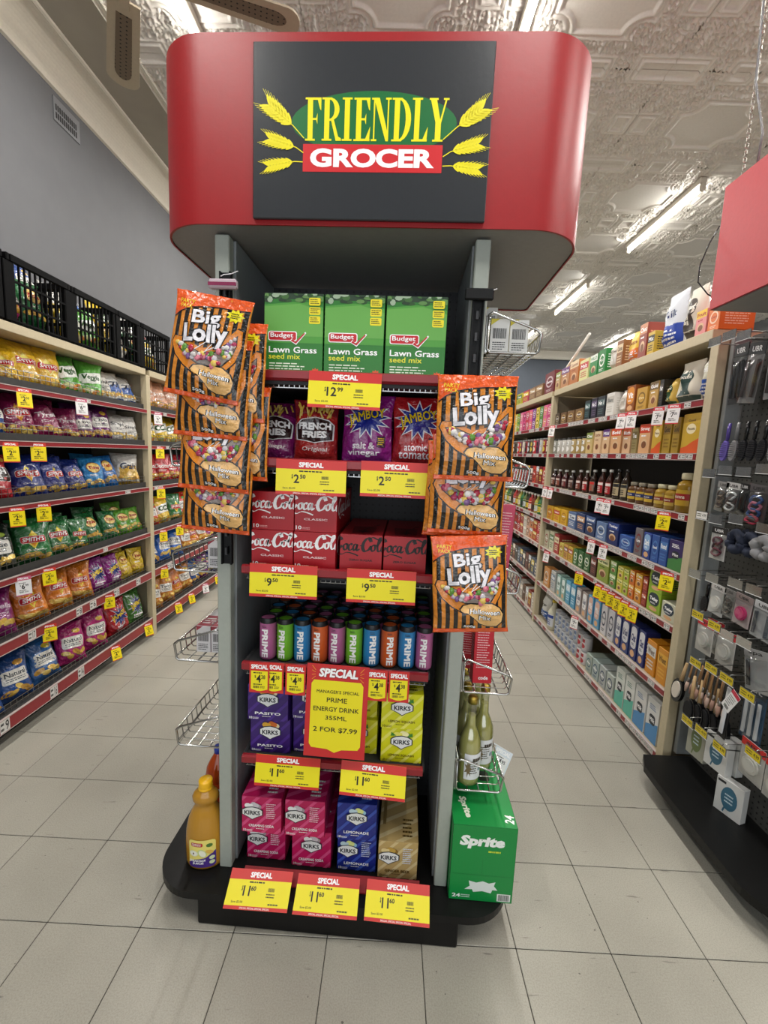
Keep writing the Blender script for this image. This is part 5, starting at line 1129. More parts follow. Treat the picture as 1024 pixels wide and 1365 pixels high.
r_top = [(2.125, 2.20, (B, .11, .16, '#d9702a', '#f2d2b8', 'Cups', 1, '#a8321c'), 'orange box with cream circle'), (2.21, 2.29, (B, .12, .15, '#d98a8a', '#e8c23a', 'Fruit', 3, '#b02a2a'), 'pink and yellow box'),
 (2.30, 2.43, ('p', .27, '#cfc8b8', '#3a3028', 'Roast', '#f0ece0', 1, 3), 'tall cream coffee pouch'), (2.44, 2.62, ('p', .30, '#c9cdd4', '#1f3f9c', 'Milk', '#2a3a6a', 0, 5), 'tall silver and blue pouch'), (2.63, 2.70, (B, .13, .12, '#c9a83a', '#2a2418', 'Mix', 0), 'gold and black box'),
 (2.71, 2.80, (B, .20, .12, '#8c3a2c', '#c98a6a', 'Choc', 3), 'dark red box'), (2.81, 2.97, ('p', .20, '#e0b83a', '#d9702a', 'Latte', '#8a4a1c', 0, 7), 'yellow and orange pouch'), (2.98, 3.06, (B, .17, .12, '#8a5a34', '#d9c09a', 'Cocoa', 0, '#4a2a1c'), 'narrow brown box'), (3.07, 3.20, ('p', .20, '#dcdad4', '#c9c4b8', 'Chai', '#6a5a4a', 1, 9), 'white pouch'),
 (3.21, 3.32, (B, .17, .12, '#1f7a34', '#f0f2ea', 'MILO', 1, '#f0f2ea'), 'green box with white oval'), (3.33, 3.46, (B, .16, .12, '#22803a', '#e8ece0', 'MILO', 3, '#22803a'), 'green box with white top'), (3.48, 3.64, (B, .16, .12, '#d9d69a', '#c03a3a', 'Malt', 0), 'pale yellow and red box'),
 (3.66, 3.84, (B, .19, .14, '#b87038', '#e8cfa8', 'Caramel', 3, '#8a3a1c'), 'tall amber box'), (3.85, 4.02, (B, .17, .12, '#b8845a', '#6a3a7a', 'Mocha', 3), 'brown and violet box'), (4.04, 4.16, (B, .16, .12, '#b89a6a', '#8a9a4a', 'Hazel', 3), 'tan and olive box'),
 (4.18, 4.45, (B, .20, .14, '#6a1820', '#c9b8b8', 'Santa', 1), 'wide maroon box'), (4.50, 4.70, (B, .13, .14, '#7a5a3c', '#b89a70', '', 0), 'brown carton'), (4.72, 4.92, (B, .13, .14, '#84644a', '#b89a70', '', 0), 'light brown carton'), (4.95, 5.15, (B, .13, .14, '#b03a50', '#d9c23a', '', 0), 'red and yellow box'), (5.2, 5.4, (B, .13, .14, '#b8b03a', '#3a6a2a', '', 0), 'yellow green box'), (5.45, 5.65, (B, .13, .14, '#3a6a2a', '#d9d9b0', '', 0), 'green box')]
r1 = [(2.14, 2.235, ('p', .235, '#c9c6b4', '#1f4a9c', 'Coffee', '#f0f0f0', 0, 13), 'blue and gold pouch'), (2.245, 2.42, ('p', .215, '#cfc8b6', '#1f3a34', 'Moccona', '#f0ece0', 1, 15), 'large cream pouch with dark green oval'), (2.425, 2.485, ('p', .15, '#c9a84a', '#2a4a2c', 'Gold', '#f0ece0', 1, 17), 'gold pouch'), (2.487, 2.525, (B, .15, .1, '#1c1a18', '#4a4038', 'Noir', 0), 'thin black box'), (2.53, 2.62, (B, .15, .12, '#b8924a', '#6a5026', 'Gold', 3), 'gold patterned box'),
 (2.64, 2.75, (B, .135, .12, '#c0943a', '#7a5a1c', 'Oro', 1, '#f0e0b0'), 'gold box with round crest'), (2.77, 2.87, (B, .165, .12, '#8a4a1c', '#d98a2c', 'Vit', 4), 'brown and orange box'), (2.88, 3.01, ('p', .16, '#dedad2', '#b8b0a4', 'Light', '#8a8278', 1, 19), 'white pouch'), (3.02, 3.13, (B, .155, .12, '#dcd9d2', '#c4beb4', 'Blanc', 0, '#6a6a6a'), 'white box'),
 (3.15, 3.26, (B, .15, .12, '#20242a', '#5a6a6a', 'No 1', 0), 'black box'), (3.27, 3.36, (B, .15, .12, '#241e2c', '#6a5a7a', 'No 2', 0), 'black and violet box'), (3.38, 3.47, (B, .145, .12, '#1e2a2c', '#4a6a6a', 'No 3', 0), 'black and teal box'), (3.49, 3.64, (B, .10, .12, '#7a5a34', '#c9a86a', 'Pods', 1), 'brown box with pale disc'), (3.66, 3.80, (B, .10, .12, '#745432', '#b89a60', 'Pods', 1), 'mid brown box'), (3.82, 3.95, (B, .10, .12, '#6a4c2c', '#c9a86a', 'Pods', 1), 'darker brown box'), (3.97, 4.08, (B, .10, .12, '#4a3a28', '#a89a80', 'Pods', 1), 'darkest brown box')]
r2 = [(2.15, 2.285, (B, .195, .16, '#c9a32a', '#d9581c', 'Moccona', 2, '#5a3a1c'), 'gold box with orange wave'), (2.30, 2.36, (B, .185, .16, '#a8882a', '#8a6a1c', 'Gold', 0, '#4a3a1c'), 'narrow gold box'), (2.37, 2.44, (B, .185, .16, '#a8882a', '#8a6a1c', 'Gold', 0, '#4a3a1c'), 'second narrow gold box'), (2.45, 2.54, (B, .18, .16, '#cca634', '#d9581c', 'Moccona', 2, '#5a3a1c'), 'smaller gold box with orange wave'),
 (2.56, 2.67, (B, .17, .14, '#d9a878', '#c9401c', 'Strong', 3), 'peach box with red top'), (2.69, 2.75, (B, .155, .14, '#9a8a5a', '#7a6a3c', '', 0), 'khaki box'), (2.76, 2.86, (B, .155, .14, '#d9b088', '#c0501c', 'Rich', 3), 'peach box with rust top'), (2.88, 3.01, (B, .165, .14, '#d9a878', '#d0501c', 'Bold', 3), 'peach box with orange top'), (3.03, 3.13, (B, .165, .14, '#d9b48a', '#5a2a7a', 'Mild', 3), 'peach box with violet top'), (3.15, 3.26, (B, .16, .14, '#d9b890', '#d9c09a', 'Latte', 3, '#8a5a3a'), 'pale peach box'), (3.28, 3.39, (B, .155, .14, '#c9b074', '#7a8a3a', 'Chai', 3), 'tan box with olive top'),
 (3.405, 3.49, ('c', .037, .13, '#a8905a', '#2a2a2a', '#e8e6e0'), 'gold canister with white disc'), (3.50, 3.585, ('c', .037, .13, '#a8905a', '#2a2a2a', '#e8e6e0'), 'second gold canister'), (3.60, 3.685, ('c', .037, .13, '#a8905a', '#2a2a2a', '#e8e6e0'), 'third gold canister'), (3.70, 3.785, ('c', .037, .13, '#b8b4ac', '#1f1f1f', '#ecebe6'), 'grey canister with white disc'), (3.80, 3.885, ('c', .037, .13, '#b8b4ac', '#1f1f1f', '#ecebe6'), 'second grey canister'), (3.90, 3.985, ('c', .037, .13, '#b8b4ac', '#1f1f1f', '#ecebe6'), 'third grey canister'), (4.0, 4.08, ('c', .037, .13, '#8a8a80', '#1f1f1f', '#dcdbd6'), 'dull grey canister')]
r3 = [(2.17, 2.285, ('j', .052, .20, '#8a6a1c', '#c9c2a0', '#b8942a', '#9a1c1c'), 'large amber jar with red label'), (2.30, 2.38, ('j', .040, .13, '#9a7a2a', '#c9c2a0', '#c4a84a', '#8a2a1c'), 'small amber jar'), (2.39, 2.47, ('j', .040, .13, '#9a7a2a', '#c9c2a0', '#c4a84a', '#8a2a1c'), 'second small amber jar'), (2.49, 2.57, ('j', .038, .125, '#5a3a1c', '#8a8270', '#c9a83a', '#1f2f6a'), 'blue and gold labelled jar'), (2.58, 2.66, ('j', .038, .125, '#5a3a1c', '#8a8270', '#c9a83a', '#1f2f6a'), 'second blue and gold labelled jar'), (2.67, 2.75, ('j', .038, .125, '#5a3a1c', '#8a8270', '#c9a83a', '#1f2f6a'), 'third blue and gold labelled jar'),
 (2.77, 2.85, ('t', .033, .20, '#2a2018', '#1c1a18', '#b8a884', '#2a2a2a'), 'dark bottle with beige label'), (2.87, 2.95, ('t', .033, .20, '#2a2018', '#1c1a18', '#b8a884', '#2a2a2a'), 'second dark bottle with beige label'), (2.98, 3.06, ('t', .030, .19, '#3a1c14', '#d8d8d4', '#a8242a', '#e8d8d0'), 'syrup bottle with red label'), (3.09, 3.17, ('t', .030, .19, '#3a1c14', '#d8d8d4', '#a8242a', '#e8d8d0'), 'second syrup bottle with red label'), (3.22, 3.30, ('t', .030, .18, '#2a1810', '#c9c9c4', '#8a6a5a', '#c9302a'), 'brown syrup bottle'), (3.34, 3.42, ('t', .030, .17, '#3a1c14', '#e0e0dc', '#a8242a', '#e8d8d0'), 'third syrup bottle with red label'), (3.46, 3.54, ('t', .030, .17, '#3a1c14', '#e0e0dc', '#7a3a2a', '#e8d8d0'), 'syrup bottle with rust label'), (3.60, 3.69, ('t', .032, .16, '#2a1c18', '#dededa', '#5a4038', '#b8a8a0'), 'dark syrup bottle'), (3.74, 3.83, ('t', .032, .16, '#3a1818', '#dededa', '#6a2a2a', '#c9b8b0'), 'maroon syrup bottle'), (3.88, 3.97, ('t', .032, .16, '#3a1818', '#dededa', '#8a4a3a', '#c9b8b0'), 'copper labelled syrup bottle'), (4.0, 4.08, ('t', .032, .16, '#2a1818', '#dededa', '#6a3a2a', '#c9b8b0'), 'last dark syrup bottle')]
r4 = [(2.15, 2.27, (B, .155, .2, '#30205a', '#3a7a3a', 'Mint', 5), 'purple box with green foot'), (2.275, 2.345, (B, .15, .2, '#2a4f96', '#4a7ab8', 'Round', 0), 'mid blue box'), (2.35, 2.42, (B, .15, .2, '#2a4f96', '#4a7ab8', 'Round', 1), 'blue box with paler ring'), (2.425, 2.50, (B, .15, .2, '#1f3a86', '#8ab0d9', 'Dark', 4), 'royal blue box'), (2.51, 2.59, (B, .16, .2, '#6a6468', '#7a2a2a', 'Cocoa', 1), 'grey box with maroon ring'), (2.61, 2.76, (B, .09, .2, '#2a4f96', '#8ab0d9', 'Tetley', 1), 'low blue box'), (2.78, 2.92, (B, .145, .2, '#162660', '#24408a', 'Tetley', 3), 'navy box'),
 (2.94, 3.08, (B, .125, .2, '#6a84b0', '#dce4ec', 'Earl', 1, '#24304a'), 'grey blue box'), (3.10, 3.25, (B, .14, .2, '#24355e', '#4a6496', 'Decaf', 3), 'dark slate blue box'), (3.27, 3.41, (B, .14, .2, '#283a66', '#c9986a', 'Decaf', 0), 'slate box with tan band'), (3.43, 3.58, (B, .13, .2, '#5a7099', '#d9dde4', 'Tea', 0, '#24304a'), 'dusty blue box'), (3.60, 3.74, (B, .125, .2, '#d0a020', '#a8701c', 'Lipton', 1), 'yellow box with amber ring'), (3.76, 3.90, (B, .12, .2, '#d8ae2a', '#c0301c', 'Lipton', 0), 'yellow box with red band'), (3.92, 4.07, (B, .12, .2, '#c99a20', '#c0301c', 'Lipton', 1), 'amber box with red ring')]
r5a = [(2.15, 2.265, (B, .095, .22, '#c9c8b0', '#2a3a4a', 'Tetley', 4), 'cream box'), (2.275, 2.40, (B, .115, .22, '#8fb02a', '#20303c', 'Tetley', 4), 'lime green box'), (2.405, 2.455, (B, .085, .2, '#8a2a20', '#c96a4a', '', 0), 'brick red box'), (2.46, 2.53, (B, .085, .2, '#d0861c', '#e8c04a', 'Tea', 3), 'orange box'), (2.535, 2.60, (B, .085, .2, '#cc6a1c', '#e8b04a', 'Tea', 3), 'deep orange box'), (2.605, 2.66, (B, .08, .2, '#a8b83a', '#e0e08a', 'Tea', 3, '#3a5a1c'), 'yellow green box'), (2.665, 2.735, (B, .08, .2, '#c9bc3a', '#e8e08a', 'Tea', 3, '#3a5a1c'), 'yellow box'), (2.75, 2.83, (B, .085, .2, '#5a8a3a', '#c9d9a0', 'Tea', 3), 'grass green box')]
r5c = [(2.85, 3.0, (B, .165, .16, '#8a9a3a', '#d9dca0', 'Green', 3, '#3a4a1c'), 'tall olive green box'), (3.02, 3.11, (B, .14, .16, '#4a2420', '#8a4a3a', 'Rooi', 0), 'dark brown box'), (3.12, 3.22, (B, .13, .16, '#2c5a2c', '#d9e0c0', 'Pure', 1), 'green box with pale ring'), (3.23, 3.32, (B, .13, .16, '#306030', '#e8ecd0', 'Pure', 1), 'mid green box with ring'), (3.33, 3.41, (B, .125, .16, '#3a6a34', '#e8ecd0', 'Pure', 1), 'light green box with ring'), (3.42, 3.51, (B, .12, .16, '#c9a83a', '#a8301c', 'Herb', 0), 'mustard and red box'), (3.52, 3.60, (B, .12, .16, '#c99a4a', '#7a2a1c', 'Herb', 0), 'tan and red box'), (3.61, 3.70, (B, .115, .16, '#c4b04a', '#a8401c', 'Herb', 1), 'khaki box with ring'), (3.72, 3.82, (B, .17, .16, '#a83a3a', '#e0d8b0', 'Soup', 0, '#7a1c1c'), 'red and cream box'), (3.84, 3.94, (B, .17, .16, '#d0ccb0', '#5a7a4a', 'Soup', 0), 'cream and green box'), (3.96, 4.07, (B, .16, .16, '#b8b49a', '#8a2a2a', 'Soup', 1), 'cream box with maroon ring')]
r6 = [(2.155, 2.245, (B, .19, .2, '#d08a1c', '#e0a83a', 'Weet', 0, '#5a3a1c'), 'orange carton'), (2.255, 2.345, (B, .19, .2, '#cf861c', '#d9d6d0', 'Weet', 0, '#5a3a1c'), 'orange carton with white strip'), (2.36, 2.43, (B, .21, .08, '#1f2a6a', '#dcdce0', 'Oat', 4, '#1f2a6a'), 'navy milk carton'), (2.44, 2.515, (B, .21, .08, '#24306c', '#dcdce0', 'Oat', 4, '#1f2a6a'), 'second navy milk carton'), (2.53, 2.605, (B, .205, .08, '#30407a', '#e0e0e4', 'So Good', 4, '#1f2a6a'), 'slate navy milk carton'), (2.615, 2.69, (B, .205, .08, '#38447c', '#e4e4e4', 'So Good', 4, '#1f2a6a'), 'fourth navy milk carton'), (2.70, 2.785, (B, .2, .08, '#c9c8cc', '#2a2f4a', 'Soy', 1, '#2a2f4a'), 'pale milk carton with dark ring'), (2.795, 2.88, (B, .2, .08, '#cfced0', '#2a2f4a', 'Soy', 1, '#2a2f4a'), 'second pale milk carton'),
 (2.90, 2.98, (B, .2, .08, '#5a9ac0', '#d9b0a0', 'Milk', 4), 'sky blue milk carton'), (3.0, 3.08, (B, .2, .08, '#5a9ac0', '#d9b0a0', 'Milk', 4), 'second sky blue milk carton'), (3.10, 3.18, (B, .19, .08, '#a89a94', '#e8e8e8', 'So Good', 4, '#2a2f5a'), 'grey brown milk carton'), (3.20, 3.28, (B, .19, .08, '#a09490', '#e8e8e8', 'So Good', 4, '#2a2f5a'), 'second grey brown milk carton'), (3.30, 3.38, (B, .19, .08, '#4a94b8', '#c0dce8', 'Milk', 0), 'teal blue milk carton'), (3.40, 3.48, (B, .19, .08, '#5aa0c0', '#c0dce8', 'Milk', 0), 'pale teal milk carton'), (3.50, 3.58, (B, .18, .08, '#8ab0a8', '#e0ece8', 'Almond', 4, '#3a6a5a'), 'sage green milk carton'), (3.60, 3.68, (B, .18, .08, '#94b8b0', '#e0ece8', 'Almond', 4, '#3a6a5a'), 'paler sage milk carton'), (3.72, 3.82, (B, .18, .08, '#b8b8b4', '#7a8a9a', 'Rice', 0), 'silver milk carton'), (3.86, 4.0, (B, .17, .08, '#c98a4a', '#d9d9d4', 'Milk', 1, '#6a4a2a'), 'copper milk carton')]
r7 = [(2.165, 2.275, (B, .235, .2, '#d4d4d0', '#4a86b8', 'Milk', 5, '#2a5a8a'), 'blue and white carton'), (2.285, 2.395, (B, .235, .2, '#d0d0cc', '#4a86b8', 'Milk', 5, '#2a5a8a'), 'second blue and white carton'), (2.405, 2.50, (B, .235, .2, '#d2d4ce', '#5ab09a', 'Milk', 5, '#2a6a5a'), 'mint and white carton'), (2.51, 2.61, (B, .235, .2, '#cdd2ca', '#5ab09a', 'Milk', 5, '#2a6a5a'), 'second mint and white carton'),
 (2.63, 2.72, (B, .14, .2, '#a9b0a8', '#2a3a5a', 'Rice', 1), 'grey carton with navy ring'), (2.73, 2.82, (B, .14, .2, '#a4aaa8', '#2a3a5a', 'Rice', 1), 'second grey carton with navy ring'), (2.83, 2.92, (B, .135, .2, '#9aa8a4', '#2f4a6a', 'Rice', 1), 'third grey carton with navy ring'), (2.93, 3.02, (B, .13, .2, '#98a49a', '#3a5a6a', 'Rice', 1), 'fourth grey carton with ring')]
SN = ['open top', 'first', 'second', 'third', 'fourth', 'fifth', 'sixth', 'bottom']
def row_r(items, k, grp=None, z=None, suffix=''):
    zb = (2.192 if k == 0 else RZ[k-1]) if z is None else z
    for i, (a, b, sp_, d) in enumerate(items):
        s_ = suffix or 'on the %s shelf' % SN[k] if k else 'on top of the right shelving'
        if k == 0: s_ = 'on top of the right shelving'
        lab = d+', '+('%s of its row ' % (['nearest', 'second', 'third', 'fourth', 'fifth', 'sixth', 'seventh', 'eighth', 'ninth', 'tenth'][i] if i < 10 else 'well along'))+s_
        if d.startswith(('second ', 'third ', 'fourth ')): lab = d+' standing '+s_
        place_r(sp_, a, b, zb, lab, grp or 'groceries on the right shelving, '+(SN[k] if k else 'top'))
row_r(r_top, 0); row_r(r1, 1); row_r(r2, 2); row_r(r3, 3); row_r(r4, 4)
row_r(r5a, 5); row_r([(a, b, (s_[0], s_[1], s_[2]) + s_[3:], d.replace('box', 'box stacked on its twin')) for a, b, s_, d in r5a[1:]], 5, z=None, suffix='on the fifth shelf') if 0 else None
for i, (a, b, sp_, d) in enumerate(r5a[1:]): place_r(sp_, a, b, RZ[4]+sp_[1]+.001, 'upper '+d+' stacked on its twin, fifth right shelf', 'upper boxes on the fifth right shelf')
row_r(r5c, 5); row_r(r6, 6); row_r(r7, 7)
# cans and packs on the bottom shelf
cw_ = ('c', .035, .11, '#b9bcc0', '#9a9ca0', '#7a8aa8'); cr2 = ('c', .035, .11, '#c9c4c4', '#9a9ca0', '#a83038')
for i in range(8):
    for lv in (0, 1):
        y = 3.06+i*.076; sp_ = cr2 if i < 2 else cw_
        place_r(sp_, y, y+.072, RZ[6]+lv*.1115, '%s milk can, %s, %s of the far stack on bottom shelf' % ('red and white' if i < 2 else 'silver', 'upper' if lv else 'lower', ORD[i]), 'stacked cans on the bottom shelf')
place_r(('t', .05, .27, '#c9c6b0', '#d9c23a', '#c9ccd0', '#1f3a8a'), 3.70, 3.82, RZ[6], 'pale plastic flour jar beside the post on the bottom shelf', 'bottom shelf containers')
place_r(('p', .25, '#c4c4be', '#1f4a8a', 'Sugar', '#3a3a3a', 0, 31), 3.86, 4.05, RZ[6], 'white and blue sugar bag beside the tan post', 'bottom shelf containers')
# the bay beyond the second post
pal = [['#c94a7a', '#d96a90', '#5a8a3a', '#d9c04a', '#7a3a8a', '#d95a8a', '#c03a4a'], ['#4a3028', '#8a2028', '#b8b0a4', '#6a2a4a', '#c0303a', '#5a4a3a'], ['#b02a28', '#7a1c20', '#8a3a2a', '#c0402c', '#5a2a28'], ['#5a6a34', '#2c6a3a', '#a8a04a', '#7a3a28', '#b03028', '#3a3a2a'], ['#b01c1c', '#a82a20', '#c97a4a', '#d0a48a', '#c9c0b4', '#a82a30'], ['#3a4660', '#56606e', '#4a4038', '#6a3a30', '#3a3a40'], ['#b8b0a8', '#8a3a30', '#c9c4bc', '#6a4a34', '#a8a29a']]
for k in range(7):
    y = 4.19; i = 0
    while y < 5.9:
        w = .105 if k in (0, 4) else .09; c = pal[k][i % len(pal[k])]; a2 = ['#e8dcc8', '#d9c04a', '#c9d0d4', '#2a2a2a'][i % 4]
        nm_ = 'bay beyond the second post'; two = k in (0, 4)
        if k in (3,): sp_ = ('t', .036, .19, c, '#d8d4c8', a2, c)
        elif k == 1: sp_ = ('c', .036, .15, c, '#9a9a9a', a2)
        else: sp_ = (B, .105 if two else .17, .16, c, a2, '', [1, 0, 3][i % 3] if k else 1)
        for lv in ((0, 1) if two else (0,)):
            kind_ = {'b': 'box', 't': 'bottle', 'c': 'canister'}[sp_[0]]
            place_r(sp_, y, y+w, RZ[k]+lv*.106, '%s%s, number %s past second right post, %s shelf' % (('upper ' if lv else 'lower ') if two else '', {0: 'fruit drink '}.get(k, 'small grocery ')+kind_, ['one', 'two', 'three', 'four', 'five', 'six', 'seven', 'eight', 'nine', 'ten', 'eleven', 'twelve', 'thirteen', 'fourteen', 'fifteen', 'sixteen', 'seventeen', 'eighteen', 'nineteen'][i], ['first', 'second', 'third', 'fourth', 'fifth', 'sixth', 'bottom'][k]), 'groceries in the bay beyond the second post')
        y += w+.007; i += 1
def ticket_right(o, y, z, lab, tw=.5, rx=-.08):
    c = o if o.name not in USED else copy_tree(o); USED.add(o.name)
    c.matrix_world = Matrix.Translation((RX-.016, y, z)) @ Matrix.Rotation(R(-90)+tw, 4, 'Z') @ Matrix.Rotation(rx, 4, 'X'); return tag(c, lab, 'price tag', 'price tickets on the right shelving')
TR = [(0, 2.82, 'w'), (0, 2.71, 'w'), (0, 2.44, 'w'), (0, 2.31, 'w'), (2, 2.98, 'w'), (2, 2.89, 'w'), (2, 2.28, 'y'), (0, 4.02, 'w'), (2, 4.06, 'w'), (2, 3.92, 'w'), (3, 3.04, 'w'), (3, 2.87, 'w'), (3, 2.19, 'y'), (4, 3.18, 'y'), (4, 2.87, 'y'), (4, 2.785, 'y'), (4, 2.70, 'y'), (4, 2.62, 'y'), (4, 2.54, 'y'), (4, 2.455, 'y'), (4, 3.87, 'w'), (5, 3.18, 'w')]
TR.sort(); cnt = {}
wt2 = small_tag('#f2f0ee', '#d8404a', '7', '50', .060, .100, frame=False)
for k, y, c in TR:
    cnt[(k, c)] = cnt.get((k, c), 0)+1
    ticket_right(sy_ if c == 'y' else wt2, y, RZ[k]-.006, '%s price ticket, %s along the %s rail of right shelving' % ('yellow' if c == 'y' else 'white', ORD[cnt[(k, c)]-1], SN[k+1]), rn.uniform(.35, .65), rn.uniform(-.15, -.04))

# ================================================================== ACCESSORY STAND AT RIGHT
ac = empty('accessory_stand', (0, 0, 0)); tag(ac, 'pegboard accessory stand with black base deck at right', 'display stand')
PX = 1.56; pg = M('#4c4c49', 'perf', rough=.45, ax=(0, 1, 1)); zn = M('#8f9496', 'steel', rough=.42)
m = MB(); m.box(PX, PX+.012, 1.30, 2.03, .125, 2.14, pg); m.build('pegboard', ac)
m = MB(); m.box(1.497, 1.87, 2.045, 2.068, .125, 2.14, M('#8c908f', 'paint', rough=.3), .002); m.build('end_panel', ac)
m = MB(); m.box(PX-.012, PX+.01, 1.26, 1.30, .125, 2.15, gp, .002); m.build('post', ac)
m = MB(); poly = [(1.325, 2.03)]+[(1.285, 1.95), (1.278, 1.80), (1.275, 1.55), (1.275, 1.42)]+ell(1.425, 1.38, .15, .15, 8, pi, 1.5*pi)+[(2.0, 1.23), (2.0, 2.03)]
m.prism(poly, .092, .125, blk2, sm=False); m.build('deck', ac)
m = MB(); m.box(1.42, 2.0, 1.30, 2.0, 0, .092, blk, .003); m.build('kick_base', ac)
TKY = [(1.92, 2.105, 0), (1.84, 2.085, 0), (2.0, 2.10, 0), (1.924, 1.534, 0), (1.834, 1.550, 0), (1.74, 1.548, 0), (1.646, 1.562, 0), (1.93, 1.348, 1), (1.848, 1.343, 0), (1.742, 1.360, 0), (1.604, 1.345, 0), (1.925, 1.085, 0), (1.82, 1.095, 0), (1.697, 1.11, 0), (1.608, 1.111, 0),
       (1.87, .913, 2), (1.769, .905, 2), (1.70, .893, 0), (1.615, .90, 0), (1.843, .705, 2), (1.752, .725, 2), (1.667, .725, 2), (1.563, .717, 2), (1.842, .430, 2), (1.755, .438, 2), (1.65, .437, 2), (1.50, .52, 2)]
clr = M('#c4c8c8', 'clear', mix=.5)
for y, z, k in TKY:
    m = MB(); m.tube([(PX, y, z-.012), (1.40, y, z-.006), (1.382, y, z+.004)], .0024, WR, 6); m.tube([(PX, y, z+.022), (1.392, y, z+.018), (1.386, y, z+.008)], .0018, WR, 6); hk = m.build('display_hook', ac)
    m = MB(); m.box(1.377, 1.379, y-.036, y+.036, z-.016, z+.020, clr); m.box(1.3765, 1.3795, y-.037, y+.037, z-.0175, z-.0155, M('#e4e6e6', 'gloss')); m.build('ticket_holder', hk)
    if k:
        m = MB(); c = '#d8c01e' if k == 2 else '#e6e4df'; p = P(); p.rect(-.033, -.013, .033, .017, c); p.lines(-.028, -.006, .0, .012, 2, '#4a4410', 3); p.text('4.99', .004, -.004, .028, .010, '#2a260a', .01)
        p.emit(m, lambda u, v, d: (1.3765-d, y-u, z+v), 'card'); m.build('price_slip', hk)
def acc(o, x, y, z, lab, cat, grp=None, rz=0.0, rx=0.0):      # z: top of the item
    c = o if o.name not in USED else copy_tree(o); USED.add(o.name)
    c.matrix_world = Matrix.Translation((min(x+.040, 1.53) if x > 1.38 else x, y, z)) @ Matrix.Rotation(R(-90)+rz, 4, 'Z') @ Matrix.Rotation(rx, 4, 'Y'); return tag(c, lab, cat, grp)
def blister(w, h, card, item, hdr='#1a1a1c', name='accessory_pack', txt='UBR', t=.012):
    m = MB(); m.box(-w/2, w/2, .001, .003, -h, 0, M(card, 'card')); o = m.build(name)
    m = MB(); m.box(-w/2, w/2, -.001, .001, -h*.2, 0, M(hdr, 'card')); p = P(); p.text(txt, -w*.3, -h*.15, w*.3, -h*.06, '#e4e4e4' if hdr[1] in '0123' else '#2a2a2a', .02); p.emit(m, front(-.001)); m.build('header_card', o)
    m = MB(); item(m, w, h); m.build('contents', o)
    nx, ny = 5, 8; m = MB(); cl = M('#f2f4f4', 'clear', mix=.13); rn2 = random.Random(int(w*1e4+h*1e3))
    for j in range(ny+1):
        for i in range(nx+1):
            u, v = i/nx, j/ny; m.pt((-w/2+w*u, -t*max(0, sin(pi*u)*sin(pi*v))**.5-.001-rn2.uniform(0, .003), -h+h*.8*v))
    for j in range(ny):
        for i in range(nx): a = j*(nx+1)+i; m.face((a, a+1, a+nx+2, a+nx+1), cl, True)
    m.build('clear_film', o); return o
def it_disc(col, col2=None):
    def f(m, w, h): m.prism([(x, z) for x, z in ell(0, -h*.6, w*.33, h*.22, 20)], -.008, .0, M(col, 'card'), 'y'); m.prism([(x, z) for x, z in ell(0, -h*.6, w*.25, h*.16, 20)], -.010, -.008, M(col2 or col, 'card'), 'y')
    return f
def it_coil(cols, n=3):
    def f(m, w, h):
        for k in range(n):
            c = cols[k % len(cols)]; r = w*.26; z0 = -h*(.42+.17*k); pts = [(r*cos(a)+.004*sin(3*a), -.005+.003*sin(2*a+k), z0+h*.11*sin(a)) for a in [2*pi*i/14 for i in range(15)]]; m.tube(pts, w*.055, M(c, 'matt'), 6)
    return f
def it_bars(cols, n=3):
    def f(m, w, h):
        for k in range(n): x = -w*.3+w*.6*k/max(1, n-1); m.box(x-w*.06, x+w*.06, -.008, .0, -h*.9, -h*.28, M(cols[k % len(cols)], 'gloss'), .001)
    return f
def brush(col, head, L_=.17, name='hair_brush'):
    m = MB(); m.tube([(0, 0, 0), (0, 0, -L_*.2), (.002, 0, -L_*.45)], [.006, .008, .007], M(col, 'gloss'), 8); o = m.build(name)
    m = MB(); m.prism(ell(0, -L_*.72, .020, L_*.27, 16), -.006, .004, M(head, 'gloss'), 'y'); m.build('brush_head', o); m = MB()
    for i in range(5):
        for j in range(8): x = -.012+i*.006; z = -L_*.52-j*L_*.052; m.tube([(x, -.006, z), (x, -.018, z)], .0009, M('#1c1c1e', 'black'), 3)
    tag(m.build('bristles', o), kind='stuff'); return o
G1 = 'hair and beauty packs on the pegboard'
bk1 = blister(.075, .25, '#161618', it_bars(['#0c0c0e', '#141416'], 3), '#1c1c1e'); sv = blister(.085, .24, '#6a6868', it_bars(['#3a2c28', '#4a3a34'], 2), '#232325', 'accessory_pack', 'UBR', .02); gy = blister(.095, .235, '#8a8888', it_bars(['#2c1f1c', '#3a2a26'], 2), '#b8b6b6', 'accessory_pack', 'UBR')
acc(bk1, 1.425, 1.955, 2.085, 'long black hair accessory pack, top row next to the end panel', 'pack', G1); acc(bk1, 1.47, 1.95, 2.085, 'black accessory pack behind the first, top pegboard row', 'pack', G1); acc(sv, 1.42, 1.86, 2.07, 'shiny silver accessory pack in the top pegboard row', 'pack', G1, rx=.12); acc(gy, 1.42, 1.755, 2.07, 'wide grey accessory pack, top pegboard row near frame edge', 'pack', G1); acc(gy, 1.42, 1.63, 2.06, 'grey accessory pack, nearest in the top pegboard row', 'pack', G1)
pb = brush('#5a4a9c', '#7a6ac4', .165); kb_ = brush('#1c1c1e', '#26262a', .165); gb = brush('#7a7a7c', '#9a9a9c', .165)
